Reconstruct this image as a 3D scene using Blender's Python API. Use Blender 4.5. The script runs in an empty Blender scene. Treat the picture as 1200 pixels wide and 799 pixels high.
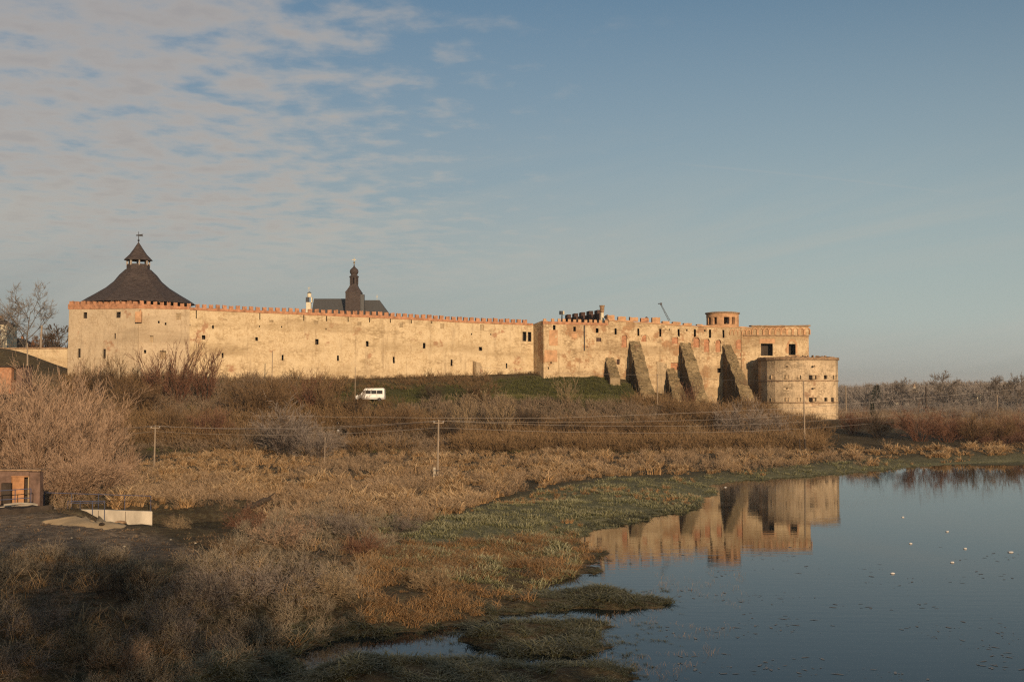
import bpy, math, random
import numpy as np
from mathutils import Vector, Matrix

# ------------------------------------------------------------------ scene, camera, sky, sun, exposure
scene = bpy.context.scene
COL = scene.collection
F = 1400.0; HC = 10.4; YH = 455.0
PITCH = math.atan((YH - 399.5) / F)
cam_d = bpy.data.cameras.new('camera'); cam = bpy.data.objects.new('camera', cam_d); COL.objects.link(cam)
cam.location = (0, 0, HC); cam.rotation_euler = (math.pi / 2 + PITCH, 0, 0)
cam_d.sensor_width = 36; cam_d.lens = 36 * F / 1200.0; cam_d.clip_start = 0.5; cam_d.clip_end = 9000
scene.camera = cam
SUN_AZ = math.radians(19); SUN_EL = math.radians(11.5)       # azimuth: to the right of straight-behind-the-camera
sun_dir = Vector((math.sin(SUN_AZ) * math.cos(SUN_EL), -math.cos(SUN_AZ) * math.cos(SUN_EL), math.sin(SUN_EL)))
sd = bpy.data.lights.new('sun', 'SUN'); sd.energy = 4.9; sd.angle = math.radians(0.6); sd.color = (1.0, 0.735, 0.485)
so = bpy.data.objects.new('sun', sd); COL.objects.link(so)
so.rotation_euler = sun_dir.to_track_quat('Z', 'Y').to_euler()
scene.view_settings.view_transform = 'Standard'; scene.view_settings.look = 'None'
scene.view_settings.exposure = 0.0; scene.view_settings.gamma = 1.0; scene.view_settings.use_curve_mapping = False
scene.cycles.use_denoising = False; scene.cycles.filter_width = 1.25
HAZE = 0.00009
scene.cycles.max_bounces = 6; scene.cycles.diffuse_bounces = 3; scene.cycles.glossy_bounces = 3
scene.cycles.sample_clamp_indirect = 4; scene.cycles.sample_clamp_direct = 8

class NT:
    """small helper to wire shader nodes"""
    def __init__(s, tree): s.t = tree; s.n = tree.nodes; s.l = tree.links
    def node(s, typ, **kw):
        n = s.n.new(typ)
        for k, v in kw.items(): setattr(n, k, v)
        return n
    def put(s, sock, v):
        if isinstance(v, bpy.types.NodeSocket): s.l.new(v, sock)
        elif v is not None:
            try: sock.default_value = v
            except Exception: sock.default_value = (*v, 1.0) if len(v) == 3 else v
    def math(s, op, a, b=None, c=None, clamp=False):
        n = s.node('ShaderNodeMath', operation=op); n.use_clamp = clamp
        s.put(n.inputs[0], a); s.put(n.inputs[1], b); s.put(n.inputs[2], c); return n.outputs[0]
    def maprange(s, v, a, b, c=0.0, d=1.0, smooth=True):
        n = s.node('ShaderNodeMapRange'); n.interpolation_type = 'SMOOTHSTEP' if smooth else 'LINEAR'
        for i, x in enumerate((v, a, b, c, d)): s.put(n.inputs[i], x)
        return n.outputs[0]
    def mix(s, f, a, b, mode='MIX'):
        n = s.node('ShaderNodeMix', data_type='RGBA', blend_type=mode); n.clamp_factor = True
        s.put(n.inputs[0], f)
        for k, v in ((6, a), (7, b)):
            if isinstance(v, bpy.types.NodeSocket): s.l.new(v, n.inputs[k])
            else: n.inputs[k].default_value = (*v[:3], 1.0)
        return n.outputs[2]
    def noise(s, vec, scale, detail=3, rough=0.5, dist=0.0, out=0):
        n = s.node('ShaderNodeTexNoise'); s.put(n.inputs['Vector'], vec)
        n.inputs['Scale'].default_value = scale; n.inputs['Detail'].default_value = detail
        n.inputs['Roughness'].default_value = rough; n.inputs['Distortion'].default_value = dist
        return n.outputs[out]
    def mapping(s, vec, scale=(1, 1, 1), loc=(0, 0, 0), rot=(0, 0, 0)):
        n = s.node('ShaderNodeMapping'); s.put(n.inputs[0], vec)
        n.inputs['Scale'].default_value = scale; n.inputs['Location'].default_value = loc; n.inputs['Rotation'].default_value = rot
        return n.outputs[0]

# world: Nishita sky with a thin haze band and rows of altocumulus in the north-west
world = bpy.data.worlds.new('World'); scene.world = world; world.use_nodes = True
W = NT(world.node_tree); W.n.clear()
wo = W.node('ShaderNodeOutputWorld'); bg = W.node('ShaderNodeBackground'); W.l.new(bg.outputs[0], wo.inputs[0])
sky = W.node('ShaderNodeTexSky', sky_type='NISHITA'); sky.sun_disc = False
sky.sun_elevation = SUN_EL; sky.sun_rotation = math.radians(180) - SUN_AZ
sky.altitude = 200; sky.air_density = 1.0; sky.dust_density = 1.0; sky.ozone_density = 2.0
SKY_STRENGTH = 0.1
bg.inputs[1].default_value = SKY_STRENGTH
tc = W.node('ShaderNodeTexCoord'); sep = W.node('ShaderNodeSeparateXYZ'); W.l.new(tc.outputs['Generated'], sep.inputs[0])
dx, dy, dz = sep.outputs
dyc = W.math('MAXIMUM', dy, 0.05)
az = W.math('DIVIDE', dx, dyc)            # tangent of the bearing from north
el = W.math('DIVIDE', dz, dyc)            # tangent of the elevation towards north
K = 1.0 / SKY_STRENGTH
def kc(c): return tuple(v * K for v in c)
graded = W.mix(1.0, sky.outputs[0], (0.46, 0.68, 0.75), 'MULTIPLY')
# higher sky is deeper blue, the air near the horizon is pale and slightly grey
hz = W.maprange(dz, 0.40, 0.02, 0.0, 1.0, False)
hz = W.math('MULTIPLY', W.math('POWER', hz, 1.1), 0.90)
sideways = W.maprange(az, -0.42, 0.35)
hcol = W.mix(sideways, kc((0.36, 0.34, 0.32)), kc((0.45, 0.485, 0.455)))
lowdark = W.maprange(dz, -0.01, 0.06)
hcol = W.mix(lowdark, W.mix(sideways, kc((0.28, 0.26, 0.25)), kc((0.32, 0.31, 0.28))), hcol)
base = W.mix(hz, graded, hcol)
# cloud plane
zc = W.math('ADD', W.math('MAXIMUM', dz, 0.0), 0.05)
cmb = W.node('ShaderNodeCombineXYZ'); W.put(cmb.inputs[0], W.math('DIVIDE', dx, zc)); W.put(cmb.inputs[1], W.math('DIVIDE', dy, zc))
cp = cmb.outputs[0]
n1 = W.noise(W.mapping(cp, (6.4, 5.6, 1), rot=(0, 0, 0.12)), 1.0, 6, 0.55, 0.1)
n2 = W.noise(W.mapping(cp, (0.8, 0.7, 1), loc=(3.1, 1.7, 0)), 0.8, 3, 0.5)
dens = W.math('ADD', W.math('MULTIPLY', n1, 0.90), W.math('MULTIPLY', n2, 0.28))
leftm = W.maprange(az, 0.16, -0.34)
dens = W.math('ADD', dens, W.math('MULTIPLY', W.math('SUBTRACT', leftm, 0.5), 0.30))
cmask = W.maprange(dens, 0.48, 0.86)
cmask = W.math('MULTIPLY', cmask, W.maprange(dz, 0.055, 0.14))
cmask = W.math('MULTIPLY', cmask, W.maprange(az, 0.20, -0.16))
cthick = W.maprange(dens, 0.58, 0.96)
ccol = W.mix(cthick, kc((0.58, 0.50, 0.42)), kc((0.42, 0.365, 0.325)))
skyc = W.mix(W.math('MULTIPLY', cmask, 0.70), base, ccol)
# long faint veils
vc = W.node('ShaderNodeCombineXYZ'); W.put(vc.inputs[0], W.math('MULTIPLY', az, 1.5)); W.put(vc.inputs[1], W.math('MULTIPLY', W.math('SUBTRACT', el, W.math('MULTIPLY', az, 0.20)), 13.0))
n3 = W.noise(vc.outputs[0], 1.0, 6, 0.58, 0.5)
veil = W.math('MULTIPLY', W.maprange(n3, 0.40, 0.68), W.maprange(el, 0.24, 0.10)); veil = W.math('MULTIPLY', veil, W.maprange(el, 0.0, 0.04))
skyc = W.mix(W.math('MULTIPLY', veil, 0.55), skyc, kc((0.46, 0.455, 0.41)))
# old vapour trail, a thin bowed line to the right
tl = W.math('SUBTRACT', el, W.math('ADD', 0.1897, W.math('MULTIPLY', W.math('SUBTRACT', az, 0.143), -0.105)))
tl = W.math('ADD', tl, W.math('MULTIPLY', W.math('POWER', W.math('ABSOLUTE', W.math('SUBTRACT', az, 0.25)), 2.0), 0.10))
line = W.maprange(W.math('ABSOLUTE', tl), 0.0017, 0.0002)
line = W.math('MULTIPLY', line, W.maprange(az, 0.12, 0.17)); line = W.math('MULTIPLY', line, W.maprange(az, 0.40, 0.33))
skyc = W.mix(W.math('MULTIPLY', line, 0.09), skyc, kc((0.50, 0.46, 0.42)))
W.l.new(skyc, bg.inputs[0])

# ------------------------------------------------------------------ picture <-> place
cP, sP = math.cos(PITCH), math.sin(PITCH)
def ray(px, py):
    dx_ = (px - 600) / F; dz_ = (399.5 - py) / F
    return Vector((dx_, cP - dz_ * sP, sP + dz_ * cP))
def at(px, py, Y):
    r = ray(px, py); t = Y / r.y
    return Vector((r.x * t, Y, HC + r.z * t))
def gnd(px, py, z=0.0):
    r = ray(px, py); t = (z - HC) / r.z
    return Vector((r.x * t, r.y * t, z))
def xat(px, Y): return (px - 600) / F * Y
def project(x, y, z):
    z = z - HC
    f_ = y * cP + z * sP; u = -y * sP + z * cP
    f_ = np.where(f_ < 0.1, 0.1, f_)
    return 600 + F * x / f_, 399.5 - F * u / f_

# ------------------------------------------------------------------ noise
def _hash(ix, iy, seed):
    h = (ix.astype(np.int64) * 374761393 + iy.astype(np.int64) * 668265263 + seed * 1442695041) & 0xffffffff
    h = ((h ^ (h >> 13)) * 1274126177) & 0xffffffff
    return ((h ^ (h >> 16)) & 0xffff) / 65535.0
def vnoise(x, y, seed=0):
    ix = np.floor(x); iy = np.floor(y); fx = x - ix; fy = y - iy
    fx = fx * fx * (3 - 2 * fx); fy = fy * fy * (3 - 2 * fy)
    a = _hash(ix, iy, seed); b = _hash(ix + 1, iy, seed); c = _hash(ix, iy + 1, seed); d = _hash(ix + 1, iy + 1, seed)
    return (a + (b - a) * fx) * (1 - fy) + (c + (d - c) * fx) * fy
def fbm(x, y, seed=0, oct=4):
    v = 0; a = 0.5; tot = 0
    for i in range(oct):
        v = v + a * vnoise(x * 2 ** i, y * 2 ** i, seed + i * 7); tot += a; a *= 0.5
    return v / tot
def sstep(a, b, x):
    t = np.clip((x - a) / (b - a), 0, 1); return t * t * (3 - 2 * t)

def inside(poly, x, y):
    p = np.asarray(poly, float); r = np.zeros(np.shape(x), bool); j = len(p) - 1
    for i in range(len(p)):
        xi, yi = p[i]; xj, yj = p[j]
        c = ((yi > y) != (yj > y)) & (x < (xj - xi) * (y - yi) / ((yj - yi) if yj != yi else 1e-9) + xi)
        r ^= c; j = i
    return r
def sdist(poly, x, y):
    """signed distance, positive inside"""
    p = np.asarray(poly, float); d = np.full(np.shape(x), 1e9)
    for i in range(len(p)):
        a = p[i - 1]; b = p[i]; ab = b - a; L = max(ab @ ab, 1e-9)
        t = np.clip(((x - a[0]) * ab[0] + (y - a[1]) * ab[1]) / L, 0, 1)
        d = np.minimum(d, np.hypot(x - a[0] - t * ab[0], y - a[1] - t * ab[1]))
    return np.where(inside(poly, x, y), d, -d)
def pxpoly(pts, z=0.0): return [tuple(gnd(px, py, z)[:2]) for px, py in pts]

# ------------------------------------------------------------------ terrain heights
SHORE = [(1320, 538), (1200, 541), (1100, 544), (1030, 551), (960, 557), (880, 562), (836, 567), (832, 580), (802, 597), (762, 606),
         (725, 613), (700, 622), (668, 630), (700, 641), (694, 655), (702, 668), (664, 676), (640, 688), (622, 703), (604, 716), (562, 740),
         (520, 735), (470, 742), (405, 741), (370, 755), (330, 763), (262, 780), (200, 799)]
WPOLY = pxpoly(SHORE) + [(-14, 30), (-24, 22), (-60, 19), (-200, 18), (-200, 12), (600, 12), (600, 176), (200, 180)]
CHAN = pxpoly([(40, 615), (178, 613.5), (283, 611), (292, 622), (268, 632), (238, 646), (192, 646), (166, 628), (40, 627)])
ISLES = [pxpoly(p) for p in (
    [(330, 800), (380, 784), (440, 778), (540, 780), (640, 782), (720, 783), (768, 793), (740, 803), (700, 830), (560, 860), (420, 850), (320, 830)],
    [(560, 716), (600, 702), (655, 694), (700, 690), (752, 697), (782, 702), (770, 708), (715, 713), (680, 712), (640, 716), (600, 722), (560, 722)],
    [(530, 742), (570, 731), (640, 727), (690, 727), (712, 734), (690, 743), (640, 752), (600, 764), (566, 756), (540, 748)],
    [(628, 758), (680, 755), (718, 758), (716, 763), (670, 766), (634, 764)],
    [(180, 799), (250, 782), (330, 770), (350, 790), (300, 830), (200, 860), (100, 860)],
)]
WX = [-400, -140, -81.3, -67.3, 4.4, 45, 70, 90, 140, 400]
WY = [222, 222, 219, 215, 245, 250, 240, 240, 245, 300]
BX = [-400, -140, -84, -67, -33, 4, 17, 23, 29, 41, 50, 57, 66, 76, 95, 140, 400]
BZ = [9, 12.5, 12.6, 11.7, 12.2, 13.5, 13.4, 12.6, 9.8, 7.4, 5.6, 4.4, 4.2, 3.0, 1.7, 1.5, 1.5]
MOUND_C = (-97.5, 226.0)
def landdist(x, y):
    d = -sdist(WPOLY, x, y)
    for c in [CHAN]: d = np.minimum(d, -sdist(c, x, y))
    for p in ISLES: d = np.maximum(d, sdist(p, x, y))
    near = 1.0 / (1 + np.abs(y) / 60.0)
    return d + (fbm(x * 0.45, y * 0.45, 3, 3) - 0.5) * 3.4 * np.minimum(1, 0.45 + y / 200.0) + (fbm(x * 1.5, y * 1.5, 5, 3) - 0.5) * 1.7
def hgt(x, y):
    x = np.asarray(x, float); y = np.asarray(y, float)
    d = landdist(x, y)
    cap = np.interp(x, [-60, -22, -12, 0, 14], [2.5, 2.3, 1.5, 0.55, 0.35])
    cap = np.where(y > 96, 0.55 + (cap - 0.55) * (1 - sstep(92, 105, y)), cap)
    slope = np.interp(x, [-22, -6, 2], [0.42, 0.34, 0.16])
    slope = np.where(y > 100, 0.10, np.where(y > 83, np.minimum(slope, 0.24), slope))
    bump = (fbm(x * 0.14, y * 0.14, 11, 4) - 0.5)
    plain = np.minimum(cap, np.maximum(d, -8) * slope) + bump * np.clip(d / 6, 0, 1) * np.interp(x, [-30, 0, 40], [0.9, 0.8, 0.45])
    plain = np.where(d < 0, np.maximum(d * 0.35, -0.9), np.maximum(plain, 0.05 + np.minimum(d, 2) * 0.05))
    plain = plain + np.interp(y, [140, 178, 300, 700, 3000], [0, 0.5, 1.8, 3.5, 12]) * np.clip(d / 10, 0, 1)
    Yw = np.interp(x, WX, WY); B = np.interp(x, BX, BZ); u = Yw - y
    f = np.interp(u, [-160, -70, 0, 3, 13, 19, 50], [0.0, 1, 1, 0.97, 0.60, 0.58, 0.0])
    f = f + (fbm(x * 0.08, y * 0.08, 23, 3) - 0.5) * 0.12 * np.clip(u / 10, 0, 1) * np.clip((55 - u) / 20, 0, 1)
    hill = plain + np.maximum(B - plain, 0) * np.clip(f, 0, 1)
    # mound beyond the left wall, spoil mound under the third buttress
    r = np.hypot((x - MOUND_C[0]) / 13.0, (y - MOUND_C[1]) / 9.0)
    hill = hill + 5.4 * np.exp(-r ** 2 * 1.2)
    r = np.hypot((x - 47.0) / 3.4, (y - 236.0) / 4.0); hill = hill + 2.6 * np.exp(-r ** 2 * 1.3)
    # embankment the photographer stands on
    em = np.interp(y, [-60, -30, -16, -1.5, 3, 22], [2.0, 4.0, 8.65, 8.65, 6.6, -1.0])
    return np.where(y < 40, np.maximum(hill, em), hill)
def hz1(x, y): return float(hgt(np.array([x]), np.array([y]))[0])

# ------------------------------------------------------------------ mesh helpers
def new_mesh(name, V, Fc, mats, mi=None, smooth=False):
    me = bpy.data.meshes.new(name); me.from_pydata([tuple(v) for v in V], [], Fc)
    for m in mats: me.materials.append(m)
    if mi is not None: me.polygons.foreach_set('material_index', mi)
    if smooth: me.polygons.foreach_set('use_smooth', [True] * len(me.polygons))
    me.update(); return me
def fast_mesh(name, V, Fa, mats, attr=None, smooth=False):
    """V (n,3) float, Fa (m,k) int with constant k"""
    me = bpy.data.meshes.new(name); V = np.asarray(V, np.float32); Fa = np.asarray(Fa, np.int32)
    m, k = Fa.shape
    me.vertices.add(len(V)); me.vertices.foreach_set('co', V.ravel())
    me.loops.add(m * k); me.loops.foreach_set('vertex_index', Fa.ravel())
    me.polygons.add(m); me.polygons.foreach_set('loop_start', np.arange(m, dtype=np.int32) * k)
    try: me.polygons.foreach_set('loop_total', np.full(m, k, np.int32))
    except Exception: pass
    for mt in mats: me.materials.append(mt)
    if attr:
        for nm, arr in attr.items():
            arr = np.asarray(arr, np.float32)
            if arr.ndim == 1:
                a = me.attributes.new(nm, 'FLOAT', 'POINT'); a.data.foreach_set('value', arr)
            else:
                a = me.attributes.new(nm, 'FLOAT_COLOR', 'POINT'); a.data.foreach_set('color', arr.ravel())
    if smooth: me.polygons.foreach_set('use_smooth', np.ones(m, bool))
    me.update(calc_edges=True); me.validate(); return me
def wloc(o):
    v = Vector((0, 0, 0))
    while o is not None: v += o.location; o = o.parent
    return v
def tag(o, label=None, cat=None, group=None, kind=None):
    if label: o['label'] = label
    if cat: o['category'] = cat
    if group: o['group'] = group
    if kind: o['kind'] = kind
    return o
def empty(name, loc, label, cat, group=None):
    o = bpy.data.objects.new(name, None); COL.objects.link(o); o.location = loc; o.empty_display_size = 0.5
    return tag(o, label, cat, group)
def copy_tree(o, parent=None):
    c = o.copy(); COL.objects.link(c); c.parent = parent
    for ch in list(o.children): copy_tree(ch, c)
    return c
class MB:
    def __init__(s): s.V = []; s.F = []; s.M = []
    def add(s, V, Fc, mi=0):
        b = len(s.V); s.V += [Vector(v) for v in V]; s.F += [tuple(i + b for i in f) for f in Fc]; s.M += [mi] * len(Fc)
    def box(s, c, size, rz=0.0, mi=0, taper=1.0, rot=None):
        R = rot if rot is not None else Matrix.Rotation(rz, 3, 'Z'); c = Vector(c); hx, hy, hz_ = (q / 2 for q in size)
        P = []
        for z in (-1, 1):
            k = taper if z > 0 else 1.0
            for x, y in ((-1, -1), (1, -1), (1, 1), (-1, 1)): P.append(c + R @ Vector((x * hx * k, y * hy * k, z * hz_)))
        s.add(P, [(0, 3, 2, 1), (4, 5, 6, 7), (0, 1, 5, 4), (1, 2, 6, 5), (2, 3, 7, 6), (3, 0, 4, 7)], mi); return s
    def tube(s, pts, r, n=6, mi=0, cap=True):
        pts = [Vector(p) for p in pts]; rs = r if isinstance(r, (list, tuple)) else [r] * len(pts); rings = []; V = []
        for i, p in enumerate(pts):
            t = (pts[min(i + 1, len(pts) - 1)] - pts[max(i - 1, 0)]); t = t.normalized() if t.length > 1e-9 else Vector((0, 0, 1))
            a = t.cross(Vector((0, 0, 1)) if abs(t.z) < 0.95 else Vector((1, 0, 0))).normalized(); b = t.cross(a)
            for k in range(n):
                w = 2 * math.pi * k / n; V.append(p + (a * math.cos(w) + b * math.sin(w)) * rs[i])
        Fc = [(i * n + k, i * n + (k + 1) % n, (i + 1) * n + (k + 1) % n, (i + 1) * n + k) for i in range(len(pts) - 1) for k in range(n)]
        if cap: Fc += [tuple(range(n - 1, -1, -1)), tuple((len(pts) - 1) * n + k for k in range(n))]
        s.add(V, Fc, mi); return s
    def lathe(s, c, prof, n=16, mi=0, rot=0.0, capb=True, capt=True):
        """prof: list of (radius, z)"""
        c = Vector(c); V = []
        for r, z in prof:
            for k in range(n):
                w = 2 * math.pi * k / n + rot; V.append(c + Vector((r * math.cos(w), r * math.sin(w), z)))
        Fc = [(i * n + k, i * n + (k + 1) % n, (i + 1) * n + (k + 1) % n, (i + 1) * n + k) for i in range(len(prof) - 1) for k in range(n)]
        if capb: Fc.append(tuple(range(n - 1, -1, -1)))
        if capt: Fc.append(tuple((len(prof) - 1) * n + k for k in range(n)))
        s.add(V, Fc, mi); return s
    def build(s, name, mats, parent=None, smooth=False, loc=None):
        mats = mats if isinstance(mats, (list, tuple)) else [mats]
        L = wloc(parent) if parent is not None else (Vector(loc) if loc is not None else Vector((0, 0, 0)))
        me = new_mesh(name, [v - L for v in s.V], s.F, mats, s.M, smooth)
        o = bpy.data.objects.new(name, me); COL.objects.link(o)
        if parent is not None: o.parent = parent
        else: o.location = L
        return o

# ------------------------------------------------------------------ materials
def base_mat(name, rough=0.9, spec=0.2):
    m = bpy.data.materials.new(name); m.use_nodes = True; t = NT(m.node_tree)
    p = m.node_tree.nodes['Principled BSDF']; p.inputs['Roughness'].default_value = rough
    p.inputs['Specular IOR Level'].default_value = spec
    return m, t, p
def ramp(t, f, stops):
    n = t.node('ShaderNodeValToRGB'); t.put(n.inputs[0], f); e = n.color_ramp.elements
    while len(e) < len(stops): e.new(0.5)
    for i, (q, c) in enumerate(stops): e[i].position = q; e[i].color = (*c, 1)
    return n.outputs[0]
def bump(t, p, h, strength, dist):
    b = t.node('ShaderNodeBump'); b.inputs['Strength'].default_value = strength; b.inputs['Distance'].default_value = dist
    t.put(b.inputs['Height'], h); t.l.new(b.outputs[0], p.inputs['Normal'])
def simple(name, col, var=0.25, scale=2.0, rough=0.85, spec=0.2, bs=0.3, bd=0.02, stretch=(1, 1, 1), detail=4, coord='pos', metal=0.0):
    m, t, p = base_mat(name, rough, spec); p.inputs['Metallic'].default_value = metal
    v = t.node('ShaderNodeNewGeometry').outputs['Position'] if coord == 'pos' else t.node('ShaderNodeTexCoord').outputs['Object']
    v = t.mapping(v, stretch); n = t.noise(v, scale, detail, 0.6)
    lo = tuple(c * (1 - var) for c in col); hi = tuple(min(1, c * (1 + var)) for c in col)
    t.l.new(ramp(t, n, [(0.3, lo), (0.7, hi)]), p.inputs['Base Color'])
    if bs: bump(t, p, n, bs, bd)
    return m
def masonry(name, light, mid, brick, dark, brick_amt=0.5, stone=1.0, bdist=0.25, seed=0.0, layer=(0.10, 0.10, 0.45), brk_shift=0.0, expo=0.0):
    """old lime plaster over rubble: pale plaster, bare ochre stone, brick patches, soot and algae stains"""
    m, t, p = base_mat(name, 0.95, 0.1)
    pos = t.mapping(t.node('ShaderNodeNewGeometry').outputs['Position'], loc=(seed, seed * 1.7, seed * 0.3))
    big = t.noise(t.mapping(pos, layer), 1.0, 5, 0.62, 0.4)
    med = t.noise(pos, 0.55, 6, 0.68, 0.3)
    fine = t.noise(pos, 3.2, 4, 0.7)
    vor = t.node('ShaderNodeTexVoronoi'); t.put(vor.inputs['Vector'], t.mapping(pos, (1.7, 1.7, 3.4))); vor.inputs['Scale'].default_value = 1.0 * stone
    vd = vor.outputs['Distance']
    sepc = t.node('ShaderNodeSeparateColor'); t.l.new(vor.outputs['Color'], sepc.inputs[0])
    rubble = t.mix(sepc.outputs[0], tuple(c * 0.78 for c in mid), tuple(min(1, c * 1.18) for c in light))
    rubble = t.mix(t.math('MULTIPLY', t.maprange(vd, 0.35, 0.75), 0.7), rubble, tuple(c * 0.72 for c in mid))
    exposed = t.maprange(t.math('ADD', t.math('MULTIPLY', big, 0.55), t.math('MULTIPLY', med, 0.45)), 0.50 - expo, 0.66 - expo)
    plaster = t.mix(t.maprange(med, 0.35, 0.65), light, mid)
    plaster = t.mix(t.maprange(fine, 0.42, 0.62), plaster, tuple(c * 1.08 for c in light))
    c = t.mix(exposed, plaster, rubble)
    bn = t.noise(t.mapping(pos, (1, 1, 1), loc=(17, 5, 3)), 0.26, 5, 0.7)
    bmask = t.maprange(bn, 0.60 - 0.12 * brick_amt - brk_shift, 0.68 - 0.12 * brick_amt - brk_shift)
    brk = t.mix(sepc.outputs[1], tuple(c_ * 0.75 for c_ in brick), brick)
    c = t.mix(t.math('MULTIPLY', bmask, 0.85), c, brk)
    streak = t.noise(t.mapping(pos, (0.9, 0.9, 0.10), loc=(5, 9, 1)), 1.0, 5, 0.7)
    c = t.mix(t.math('MULTIPLY', t.maprange(streak, 0.52, 0.72), 0.5), c, dark)
    sp = t.noise(pos, 1.6, 3, 0.75)
    c = t.mix(t.math('MULTIPLY', t.maprange(sp, 0.66, 0.74), 0.4), c, dark)
    wash = t.noise(t.mapping(pos, (0.035, 0.035, 0.22), loc=(2, 8, 5)), 1.0, 4, 0.55)
    c = t.mix(t.math('MULTIPLY', t.maprange(wash, 0.45, 0.62), 0.62), c, tuple(q_ * 0.74 for q_ in mid))
    t.l.new(c, p.inputs['Base Color'])
    hgt_ = t.math('ADD', t.math('MULTIPLY', fine, 0.5), t.math('MULTIPLY', t.math('MULTIPLY', vd, exposed), -0.6))
    hgt_ = t.math('ADD', hgt_, t.math('MULTIPLY', med, 1.0))
    bump(t, p, hgt_, 0.8, bdist)
    return m
M = {}
M['curtain'] = masonry('pale_plaster_wall', (0.56, 0.435, 0.265), (0.43, 0.305, 0.165), (0.38, 0.20, 0.11), (0.21, 0.14, 0.08), 0.0, 1.0, 0.2, expo=0.03)
M['bastion'] = masonry('bastion_plaster', (0.48, 0.375, 0.245), (0.39, 0.29, 0.18), (0.36, 0.19, 0.105), (0.21, 0.155, 0.10), 0.0, 1.0, 0.14, 31, expo=-0.03)
M['palace'] = masonry('palace_wall', (0.56, 0.425, 0.255), (0.38, 0.26, 0.14), (0.38, 0.21, 0.105), (0.13, 0.09, 0.055), 0.65, 1.1, 0.3, 57, (0.2, 0.2, 0.3), expo=0.05)
M['drum'] = masonry('round_bastion_wall', (0.57, 0.43, 0.27), (0.36, 0.265, 0.16), (0.33, 0.195, 0.115), (0.145, 0.12, 0.085), 0.25, 1.0, 0.2, 83, (0.22, 0.22, 0.22), expo=0.05)
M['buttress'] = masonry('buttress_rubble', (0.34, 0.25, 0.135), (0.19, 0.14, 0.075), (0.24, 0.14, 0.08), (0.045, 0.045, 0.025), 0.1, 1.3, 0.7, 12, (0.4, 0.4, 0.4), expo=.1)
M['buttress_cheek'] = masonry('buttress_cheek_shade', (0.15, 0.11, 0.065), (0.095, 0.07, 0.042), (0.13, 0.075, 0.045), (0.04, 0.035, 0.02), 0.1, 1.6, 0.4, 12, (0.4, 0.4, 0.4))  # shade of the upright cheeks put into a darker stone colour
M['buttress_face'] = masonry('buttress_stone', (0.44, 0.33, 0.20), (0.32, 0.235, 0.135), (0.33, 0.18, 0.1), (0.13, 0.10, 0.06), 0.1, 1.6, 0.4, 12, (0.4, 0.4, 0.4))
M['brick'] = simple('weathered_brick', (0.37, 0.185, 0.10), 0.42, 1.6, 0.95, 0.1, 0.6, 0.06, detail=6)
M['brick_pale'] = simple('pale_brick', (0.44, 0.255, 0.135), 0.30, 1.1, 0.95, 0.1, 0.6, 0.06, detail=6)
M['brick_dark'] = simple('dark_brick', (0.075, 0.045, 0.035), 0.35, 2.0, 0.95, 0.1, 0.4, 0.05)  # near-black brick; on the inner parapet merlons it carries their shade
M['void'] = simple('opening_shade', (0.055, 0.042, 0.032), 0.3, 1.0, 0.95, 0.05, 0)  # shade inside the openings put into a near-black colour
M['cornice'] = simple('mossy_cornice', (0.26, 0.17, 0.10), 0.45, 2.2, 0.95, 0.1, 0.8, 0.12, detail=6)
M['shingle'] = simple('dark_roof_shingle', (0.058, 0.043, 0.037), 0.5, 1.1, 0.75, 0.3, 0.8, 0.08, (1.2, 1.2, 6), detail=7)
M['slate'] = simple('grey_metal_roof', (0.070, 0.068, 0.064), 0.22, 1.2, 0.6, 0.4, 0.3, 0.03, (6, 6, 0.3))
M['timber'] = simple('bleached_timber', (0.34, 0.28, 0.22), 0.3, 3, 0.8, 0.2, 0.3, 0.02, (1, 1, 0.2))
M['cream'] = simple('cream_render', (0.62, 0.54, 0.38), 0.12, 1.5, 0.85, 0.2, 0.1)
M['gold'] = simple('gilt_metal', (0.75, 0.58, 0.30), 0.1, 3, 0.35, 0.5, 0, metal=0.8)
M['iron'] = simple('dark_iron', (0.05, 0.05, 0.055), 0.2, 5, 0.6, 0.4, 0.1, metal=0.4)

def solve(px, py, ymin=30, ymax=900):
    """first point of the terrain under a picture point"""
    r = ray(px, py); Y_ = np.exp(np.linspace(math.log(ymin), math.log(ymax), 1600)); t_ = Y_ / r.y
    g = hgt(r.x * t_, Y_) - (HC + r.z * t_); i = int(np.argmax(g > 0)) if (g > 0).any() else len(Y_) - 1
    return Vector((r.x * t_[i], Y_[i], float(hgt(np.array([r.x * t_[i]]), np.array([Y_[i]]))[0])))
# ------------------------------------------------------------------ terrain sheet and water
def axis(segs):
    out = []
    for a, b, s in segs:
        n = max(1, int(round((b - a) / s))); out += list(np.linspace(a, b, n, endpoint=False))
    out.append(segs[-1][1]); return np.array(out)
ys = axis([(-500, -60, 22), (-60, 26, 2.2), (26, 62, 0.32), (62, 120, 0.5), (120, 260, 0.9), (260, 420, 4), (420, 1200, 26), (1200, 6000, 240)])
xs = axis([(-4200, -1000, 200), (-1000, -260, 30), (-260, -110, 4), (-110, -48, 1.0), (-48, 40, 0.36), (40, 110, 1.0), (110, 260, 4), (260, 1000, 30), (1000, 4200, 200)])
X, Yg = np.meshgrid(xs, ys); Z = hgt(X.ravel(), Yg.ravel())
Xr, Yr = X.ravel(), Yg.ravel()
Z = Z + (fbm(Xr * 1.3, Yr * 1.3, 41, 3) - 0.5) * 0.22 * ((Z > 0.1) & (Yr < 125)) * np.clip(Z, 0, 1)
nx, ny = len(xs), len(ys)
idx = np.arange(nx * ny).reshape(ny, nx)
Fq = np.stack([idx[:-1, :-1].ravel(), idx[:-1, 1:].ravel(), idx[1:, 1:].ravel(), idx[1:, :-1].ravel()], 1)
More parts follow.
